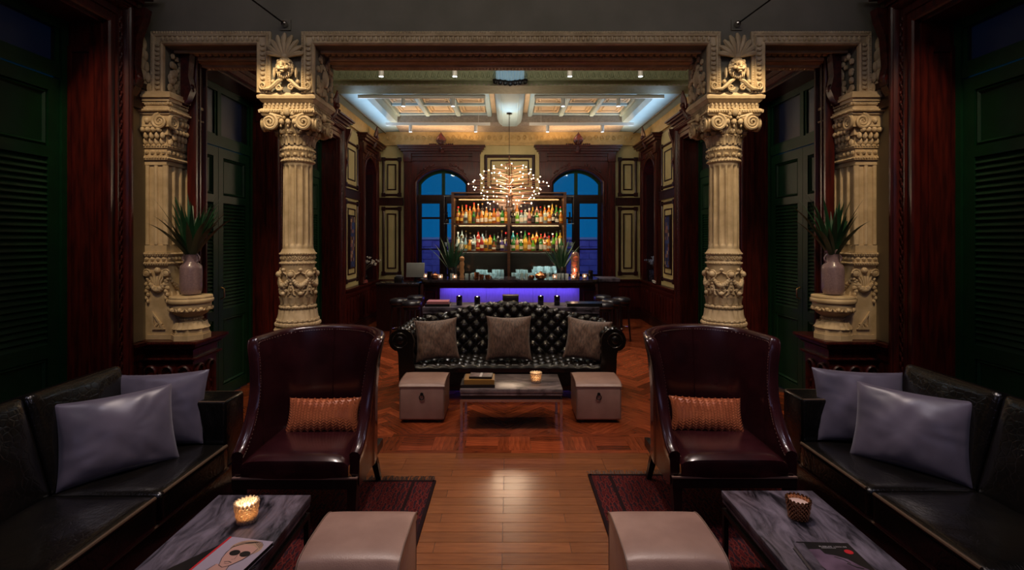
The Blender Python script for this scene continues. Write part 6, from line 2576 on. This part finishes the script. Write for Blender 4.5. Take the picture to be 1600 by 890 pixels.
small('pepper_mill', 'mill', 'tall turned light wood mill on the bar counter near the left plant', (-0.97, 10.1, CZ), [('body', G().lathe([(0.045, 0), (0.05, 0.03), (0.035, 0.08), (0.05, 0.14), (0.038, 0.22), (0.05, 0.28), (0.036, 0.34)], 18), mat('turned_beech', (0.42, 0.20, 0.08), 0.4)), ('head', G().lathe([(0.036, 0.34), (0.052, 0.37), (0.05, 0.41), (0.02, 0.44), (0, 0.445)], 18), mat('turned_beech_head', (0.46, 0.22, 0.09), 0.4))])  # solid mill shape added in place of the orange jar reflection
# jar of oranges
jar = thing('orange_jar', 'tall pink tinted glass jar of stacked oranges on the bar counter', 'jar', (1.30, 9.93, CZ))
G().lathe([(0.078, 0.0), (0.085, 0.01), (0.088, 0.44), (0.075, 0.50), (0.05, 0.53), (0.045, 0.525), (0.07, 0.49), (0.083, 0.43), (0.08, 0.02), (0, 0.012)], 24, caps=False).build('jar_body', M_PINKGLASS, jar)
for k in range(4):
    o = G().ell((0, 0, 0), (0.058, 0.058, 0.054), 16, 10).build('orange', M_ORANGE, None)
    tag(o, 'orange stacked in the tall glass jar, %s from the bottom' % ORD[k], 'orange', 'oranges in the glass jar')
    o.location = (1.30 - 0.018 + 0.03 * (k % 2), 9.925, CZ + 0.075 + 0.108 * k)
lamp('POINT', 'jar_candle_light', (1.24, 9.78, CZ + 0.16), 1.6, (1.0, 0.62, 0.40), soft=0.03)
M_JARGLASS = clear('tea_light_glass', (0.95, 0.85, 0.80), 0.2, 0.04, 0.2)
for x, y, nm in ((-1.68, 9.98, 'at the left end of the bar'), (-1.36, 9.78, 'before the lidded copper pot on the bar'), (-1.08, 9.76, 'left of the copper mugs on the bar'), (0.88, 9.78, 'right of the copper punch bowl on the bar'), (1.24, 9.78, 'in front of the jar of oranges'), (1.49, 9.95, 'beside the dark candle on the bar')):
    t = small('tea_light', 'candle', 'lit tea light in a small glass ' + nm, (x, y, CZ), [('glass', G().lathe([(0.04, 0), (0.045, 0.008), (0.048, 0.10), (0.045, 0.10), (0.042, 0.012), (0, 0.012)], 16, caps=False), M_JARGLASS), ('wax', G().lathe([(0.036, 0.013), (0.037, 0.035), (0, 0.035)], 14), M_WAX), ('flame', G().ell((0, 0, 0.055), (0.010, 0.010, 0.018), 8, 6), M_FLAME)], 'tea lights on the bar')
small('dark_candle', 'candle', 'tall black candle glass at the right end of the bar counter', (1.62, 10.02, CZ), [('glass', G().lathe([(0.045, 0), (0.048, 0.01), (0.048, 0.16), (0.044, 0.16), (0.042, 0.10), (0, 0.10)], 18, caps=False), M_DARKGLASS)])
small('dark_canister', 'canister', 'black round canister left of the lidded copper pot on the bar', (-1.60 + 0.02, 9.86, CZ), [('body', G().lathe([(0.05, 0), (0.052, 0.01), (0.052, 0.15), (0.0, 0.15)], 18), M_DARKGLASS)])
for k in range(9):
    x = (-0.86, -0.76, 0.24, 0.33, 0.98, 1.06, 1.14, -1.16, 0.76)[k]
    glass_obj('tumbler', 'clear tumbler standing on the bar counter, %s from left' % ORD[(1, 2, 3, 4, 6, 7, 8, 0, 5)[k]], (x, 9.98 + 0.03 * (k % 3), CZ), 'tumblers on the bar counter', 0.95)

# plants on the counter
M_POTGLASS = mat('dark_glass_pot', (0.015, 0.018, 0.02), 0.1, spec=0.7)
for x, nm, sd in ((-1.19, 'left', 21), (1.05, 'right', 33)):
    rr = random.Random(sd)
    t = thing('potted_plant', 'strap-leaved plant in a dark glass pot on the %s part of the bar counter' % nm, 'plant', (x, 10.28, CZ), 0, 'potted plants on the bar')
    G().lathe([(0.07, 0), (0.085, 0.02), (0.095, 0.22), (0.088, 0.22), (0.08, 0.03), (0, 0.03)], 20, caps=False).build('pot', M_POTGLASS, t)
    for i in range(30):
        az = i * 2.4 + rr.random()
        le = 0.05 + 0.75 * rr.random()
        blade_leaf((0.03 * cos(az), 0.03 * sin(az), 0.10), az, 0.55 + 0.25 * rr.random(), le * 0.8, 0.045, 0.2 + 0.6 * le * rr.random()).build('leaf', M_LEAF, t, 60)

# till screen and side boxes at the left end
t = thing('till_screen', 'pale grey till screen on a stand at the left end of the bar', 'screen', (-1.98, 10.45, 0.985), 0)
G().rbox(-0.19, 0.19, -0.012, 0.012, 0.10, 0.40, 0.008, 2, m=lambda p: (p[0], p[1] + (p[2] - 0.1) * 0.15, p[2])).build('screen_back', mat('grey_plastic', (0.30, 0.31, 0.29), 0.5), t)
g = G()
g.box(-0.03, 0.03, 0.02, 0.05, 0.01, 0.16).box(-0.10, 0.10, -0.07, 0.09, 0, 0.012)
g.build('stand', M_IRON, t, 0)
t = thing('side_counter', 'low dark side counter against the wall left of the bar', 'counter', (-2.25, 10.5, 0))
G().rbox(-0.50, 0.40, -0.30, 0.30, 0.94, 0.985, 0.008, 2).build('top', M_COUNTER, t)
G().box(-0.48, 0.38, -0.27, 0.28, 0, 0.94).build('body', M_MAHOGD, t, 0)
t = thing('printer', 'small black receipt printer beside the till screen', 'printer', (-2.30, 10.35, 0.985))
G().rbox(-0.08, 0.08, -0.09, 0.09, 0, 0.12, 0.012, 2).build('body', M_BLACKC, t)
G().rbox(-0.06, 0.06, -0.06, 0.05, 0.121, 0.15, 0.01, 2).build('lid', mat('grey_lid', (0.12, 0.12, 0.14), 0.4), t)
t = thing('marble_counter', 'grey marble side counter right of the bar before the window', 'counter', (1.98, 10.6, 0))
G().rbox(-0.15, 0.30, -0.28, 0.28, 1.00, 1.07, 0.006, 2).build('top', M_MARBLE, t)
G().box(-0.13, 0.28, -0.26, 0.26, 0, 1.0).build('body', M_MAHOGD, t, 0)

# ---- stools
M_STOOLSEAT = mat('black_leather_seat', (0.016, 0.014, 0.018), 0.25, spec=0.6)


def make_stool():
    t = thing('bar_stool', 'tbd', 'stool')
    G().lathe([(0.15, 0.70), (0.165, 0.71), (0.175, 0.74), (0.172, 0.775), (0.15, 0.80), (0.09, 0.812), (0, 0.815)], 24).build('seat', M_STOOLSEAT, t)
    G().lathe([(0.135, 0.655), (0.145, 0.66), (0.145, 0.70), (0.13, 0.70)], 20).build('seat_ring', M_LEGWOOD, t)
    for k in range(4):
        a = pi / 4 + pi / 2 * k
        G().tube([(0.12 * cos(a), 0.12 * sin(a), 0.66), (0.17 * cos(a), 0.17 * sin(a), 0.0)], [0.019, 0.014], 8).build('leg', M_LEGWOOD, t)
    G().tube([(0.152 * cos(2 * pi * k / 24), 0.152 * sin(2 * pi * k / 24), 0.25) for k in range(24)], 0.009, 6, closed=True).build('foot_ring', M_CHROME, t)
    return t


SP = [(-1.80, 9.55), (-2.02, 9.1), (-1.72, 8.75), (1.78, 9.60), (1.80, 8.95), (2.06, 9.25), (1.60, 8.55)]
SL = ['left of the bar, farthest back of three', 'left of the bar, outermost of three', 'left of the bar, at the front of three', 'right of the bar, farthest back of four', 'right of the bar, in the middle of four', 'right of the bar, outermost of four', 'right of the bar, at the front of four']
st = None
for (x, y), l in zip(SP, SL):
    if st is None:
        st = make_stool()
        st.location = (x, y, 0)
        st['label'] = 'round black leather bar stool ' + l
        st['group'] = 'round black bar stools'
    else:
        dup(st, 'round black leather bar stool ' + l, (x, y, 0), rz=x)

# ---- chandelier
ct = thing('chandelier', 'burst chandelier of thin metal rods tipped with many small bulbs above the bar', 'chandelier', (-0.01, 10.10, 2.95))
M_BULB = glow('bulb_glow', (1.0, 0.74, 0.50), 11)
M_ROD = mat('bronze_rod', (0.42, 0.20, 0.11), 0.35, 0.8)
g = G()
for k in range(4):
    a = pi / 4 + pi / 2 * k
    g.tube([(0.07 * cos(a), 0.07 * sin(a), -0.42), (0.07 * cos(a), 0.07 * sin(a), 0.45)], 0.010, 6)
g.tube([(0, 0, -0.42), (0, 0, 0.62)], 0.012, 8)
for z in (-0.42, -0.2, 0.0, 0.2, 0.45):
    g.lathe([(0.085, z - 0.008), (0.085, z + 0.008)], 16)
g.build('stem', M_ROD, ct)
g = G()
g.tube([(0, 0, 0.62), (0, 0, 1.35)], 0.006, 6)
g.build('suspension_rod', M_IRON, ct)
g = G()
for i in range(5):
    z = 1.36 + 0.022 * i
    g.tube([(0.012 * cos(2 * pi * k / 10) * (1 if i % 2 else 0.3), 0.012 * cos(2 * pi * k / 10) * (0.3 if i % 2 else 1), z + 0.018 * sin(2 * pi * k / 10)) for k in range(10)], 0.0035, 4, closed=True)
g.lathe([(0.06, 1.462), (0.03, 1.48), (0.0, 1.482)], 16)
g.build('chain', M_IRON, ct)
rr = random.Random(5)
layers = [(0.40, 0.34, 8), (0.31, 0.48, 11), (0.21, 0.58, 13), (0.12, 0.66, 13), (0.03, 0.80, 12), (-0.06, 0.70, 13), (-0.15, 0.60, 12), (-0.24, 0.50, 11), (-0.33, 0.46, 10)]
bulb_me = G().ell((0, 0, 0), (0.0125, 0.0125, 0.0125), 8, 6).mesh('bulb', M_BULB, 60)
for z, R, n in layers:
    for k in range(n):
        a = 2 * pi * (k + rr.random() * 0.6) / n
        q = R * (0.86 + 0.2 * rr.random())
        zz = z + 0.03 * (rr.random() - 0.5)
        o = G().tube([(0.06 * cos(a), 0.06 * sin(a), zz), (q * cos(a), q * sin(a), zz)], 0.0048, 5).build('arm', M_ROD, ct)
        b = bpy.data.objects.new('bulb', bulb_me)
        COL.objects.link(b)
        b.parent = o
        b.location = ((q + 0.014) * cos(a), (q + 0.014) * sin(a), zz)

lamp('POINT', 'chandelier_light', (-0.01, 10.10, 2.95), 95, (1.0, 0.74, 0.50), soft=0.35)
lamp('SPOT', 'chandelier_uplight', (-0.01, 10.10, 3.58), 34, (1.0, 0.74, 0.48), (0, 10.0, 4.8), spot=150, blend=0.9, soft=0.06)  # unseen warm and blue uplights added here to light ceiling and beam
lamp('SPOT', 'chandelier_uplight', (-0.01, 10.10, 3.62), 26, (0.22, 0.66, 1.0), (0, 9.6, 4.8), spot=52, blend=0.8, soft=0.04)

# ---- track lights under the ceiling
def track(label, x0, x1, y, z, spots, wire=0.4, pw=95):
    t = thing('track_light', label, 'light', (0, y, z), 0, 'ceiling light tracks')
    G().box(x0, x1, -0.025, 0.025, -0.03, 0.03).build('track', M_WHITE, t, 0)
    g = G()
    for x in (x0 + 0.25, x1 - 0.25):
        g.tube([(x, 0, 0.03), (x, 0, HC - z)], 0.004, 5)
    g.build('hanger', M_WHITE, t)
    for x in spots:
        h = G().lathe([(0.034, -0.17), (0.036, -0.165), (0.036, -0.03), (0.0, -0.03)], 16, c=(x, 0, 0), caps=False).build('lamp_head', M_WHITE, t)
        G().lathe([(0.032, -0.160), (0.0, -0.158)], 14, c=(x, 0, 0)).build('lens', M_SPOTGLOW, h)
        l = lamp('SPOT', 'track_spot', (x, y, z - 0.175), pw, (1.0, 0.88, 0.76), (x, y, 0), spot=64, blend=0.6, soft=0.03)


track('white ceiling track with two spots, over the bar stools, left of the middle beam', -2.66, -0.43, 8.75, 4.38, (-1.87, -1.0))
track('white ceiling track with two spots, over the bar stools, right of the middle beam', 0.43, 2.70, 8.75, 4.38, (0.93, 1.90))
track('white ceiling track with two spots, near the rear wall, left of the middle beam', -2.66, -0.42, 10.72, 4.35, (-2.13, -0.73), pw=40)
track('white ceiling track with two spots, near the rear wall, right of the middle beam', 0.42, 2.66, 10.72, 4.35, (0.81, 1.99), pw=40)
track('white ceiling track before the cross beam with two spots, left of its bracket', -2.4, -0.4, 7.2, 4.40, (-1.86, -0.80))
track('white ceiling track before the cross beam with two spots, right of its bracket', 0.4, 2.4, 7.2, 4.40, (0.86, 1.88))

# ---- window ledges: flowers, frames, books
M_DRIED = mat('dried_white_flower', (0.62, 0.56, 0.46), 0.8)
M_TWIG = mat('thin_twig', (0.12, 0.09, 0.05), 0.8)
M_BLUEFLOWER = mat('grey_blue_flower', (0.22, 0.25, 0.36), 0.8)


def flowers(label, x, y, z, seed, fm, spread):
    rr = random.Random(seed)
    t = thing('flower_vase', label, 'vase', (x, y, z))
    G().lathe([(0.05, 0), (0.075, 0.03), (0.085, 0.09), (0.06, 0.16), (0.035, 0.19), (0.045, 0.22), (0.04, 0.22), (0.03, 0.19), (0.05, 0.10), (0, 0.02)], 18, caps=False).build('vase_body', M_DARKGLASS, t)
    g, f = G(), G()
    for i in range(46):
        az, le = rr.random() * 2 * pi, spread * rr.random() ** 0.6
        L = 0.22 + 0.16 * rr.random()
        p = (L * le * cos(az), L * le * sin(az), 0.2 + L * (1 - 0.35 * le))
        g.tube([(0, 0, 0.18), (p[0] * 0.4, p[1] * 0.4, 0.2 + (p[2] - 0.2) * 0.55), p], 0.0022, 4)
        for k in range(5):
            f.ell((p[0] + 0.05 * (rr.random() - 0.5), p[1] + 0.05 * (rr.random() - 0.5), p[2] + 0.05 * (rr.random() - 0.5)), 0.010 + 0.006 * rr.random(), 6, 4)
    g.build('stems', M_TWIG, t, kind='stuff')
    f.build('blossoms', fm, t, kind='stuff')


flowers('spray of white dried flowers in a dark vase on the left window ledge', -3.24, 11.06, 0.952, 3, M_DRIED, 1.0)
flowers('spray of grey blue flowers in a dark vase on the right window ledge', 3.24, 11.0, 0.952, 8, M_BLUEFLOWER, 0.7)
t = thing('glass_globe', 'small pale blue glass globe on books on the left window ledge', 'ornament', (-3.14, 10.62, 1.012))
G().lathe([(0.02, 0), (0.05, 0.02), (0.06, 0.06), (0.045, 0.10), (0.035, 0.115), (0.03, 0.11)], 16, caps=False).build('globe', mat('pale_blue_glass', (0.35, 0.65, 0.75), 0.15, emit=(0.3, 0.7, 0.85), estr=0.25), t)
M_REDBOOK = mat('red_cloth_cover', (0.22, 0.035, 0.03), 0.6)
M_BLUEBOOK = mat('slate_blue_cover', (0.06, 0.07, 0.12), 0.6)
for s, m_, nm in ((-1, M_REDBOOK, 'left'), (1, M_BLUEBOOK, 'right')):
    for k in range(2):
        make_book('book', '%s cloth book, %s of two on the %s window ledge' % ('red' if s < 0 else 'slate blue', ('lower', 'upper')[k], nm), (s * 3.14, 10.60, 0.951 + 0.0305 * k), 1.5 + 0.1 * k, 0.26, 0.17, 0.030, m_, M_PAPER, 'books on the window ledges')
t = thing('photo_frame', 'small standing photo frame on the right window ledge', 'frame', (3.16, 11.15, 0.951), 0.5)
G().box(-0.09, 0.09, -0.008, 0.008, 0, 0.26).build('frame', M_IRON, t, 0)
G().box(-0.07, 0.07, -0.011, -0.008, 0.02, 0.24).build('photograph', M_ROSEC, t, 0)
t = thing('glass_globe', 'small clear glass globe on books on the right window ledge', 'ornament', (3.14, 10.62, 1.012))
G().lathe([(0.02, 0), (0.05, 0.02), (0.06, 0.06), (0.045, 0.10), (0.035, 0.115), (0.03, 0.11)], 16, caps=False).build('globe', M_THINGLASS, t)

# ---- mosaic pictures on the side walls
MOS = [mat('mosaic_' + n_, c_, 0.5) for n_, c_ in (('navy', (0.020, 0.026, 0.10)), ('blue', (0.04, 0.07, 0.22)), ('brown', (0.16, 0.07, 0.035)), ('sand', (0.46, 0.33, 0.20)), ('rose', (0.26, 0.12, 0.12)), ('black', (0.012, 0.010, 0.014)))]
for s, nm in ((-1, 'left'), (1, 'right')):
    rr = random.Random(40 + s)
    m = smap(s, WB)
    t = thing('picture', 'tall framed picture of small blue and brown squares on the %s rear side wall' % nm, 'picture', (0, 0, 0), 0, 'mosaic pictures')
    g = G()
    panel_frame(g, m, 9.70, 10.06, 1.30, 2.36, 0.035, 0.05)
    g.build('frame', M_MAHOGD, t, 0)
    G().box(9.70, 10.06, 1.30, 2.36, 0.012, 0.03, m).build('mount', M_BLACKC, t, 0)
    meshes = {}
    for i in range(5):
        for j in range(15):
            mt = MOS[rr.choice([0, 0, 1, 1, 2, 3, 4, 5])]
            a, b = 9.705 + 0.07 * i, 1.305 + 0.07 * j
            G().box(a + 0.003, a + 0.067, b + 0.003, b + 0.067, 0.03, 0.034, m).build('tile', mt, t, 0)

# ---- across the street, seen through the rear windows
M_OUTWALL = mat('violet_stone_wall', (0.50, 0.30, 0.62), 0.8, col2=(0.36, 0.20, 0.50), scale=5, bump=0.3, bscale=8)
ow = thing('garden_wall', 'violet grey coursed stone wall outside beyond the rear windows', 'wall', (0, 15.2, 0))
G().box(-7, 7, 0, 0.3, -0.5, 1.86).build('wall_core', M_OUTWALL, ow, 0)
G().box(-7, 7, -0.06, 0.34, 1.86, 1.93).build('coping', M_WHITEP, ow, 0)
for j in range(6):
    for i in range(16):
        x = -4.2 + 0.53 * i + 0.26 * (j % 2)
        G().box(x + 0.008, x + 0.522, -0.03 - 0.008 * ((i * 7 + j * 3) % 3), 0, 0.70 + 0.19 * j, 0.70 + 0.19 * j + 0.178).build('stone', M_OUTWALL, ow, 0)
G().box(-8, 8, 12.4, 15.2, -0.55, -0.5).build('ground', M_BLACK, None, 0, kind='structure')

lamp('AREA', 'garden_light', (0.0, 13.0, 3.0), 30, (0.34, 0.34, 1.0), (0.0, 15.2, 1.2), 6.0, 0.3)  # added lamp that brightens the outside wall in violet blue
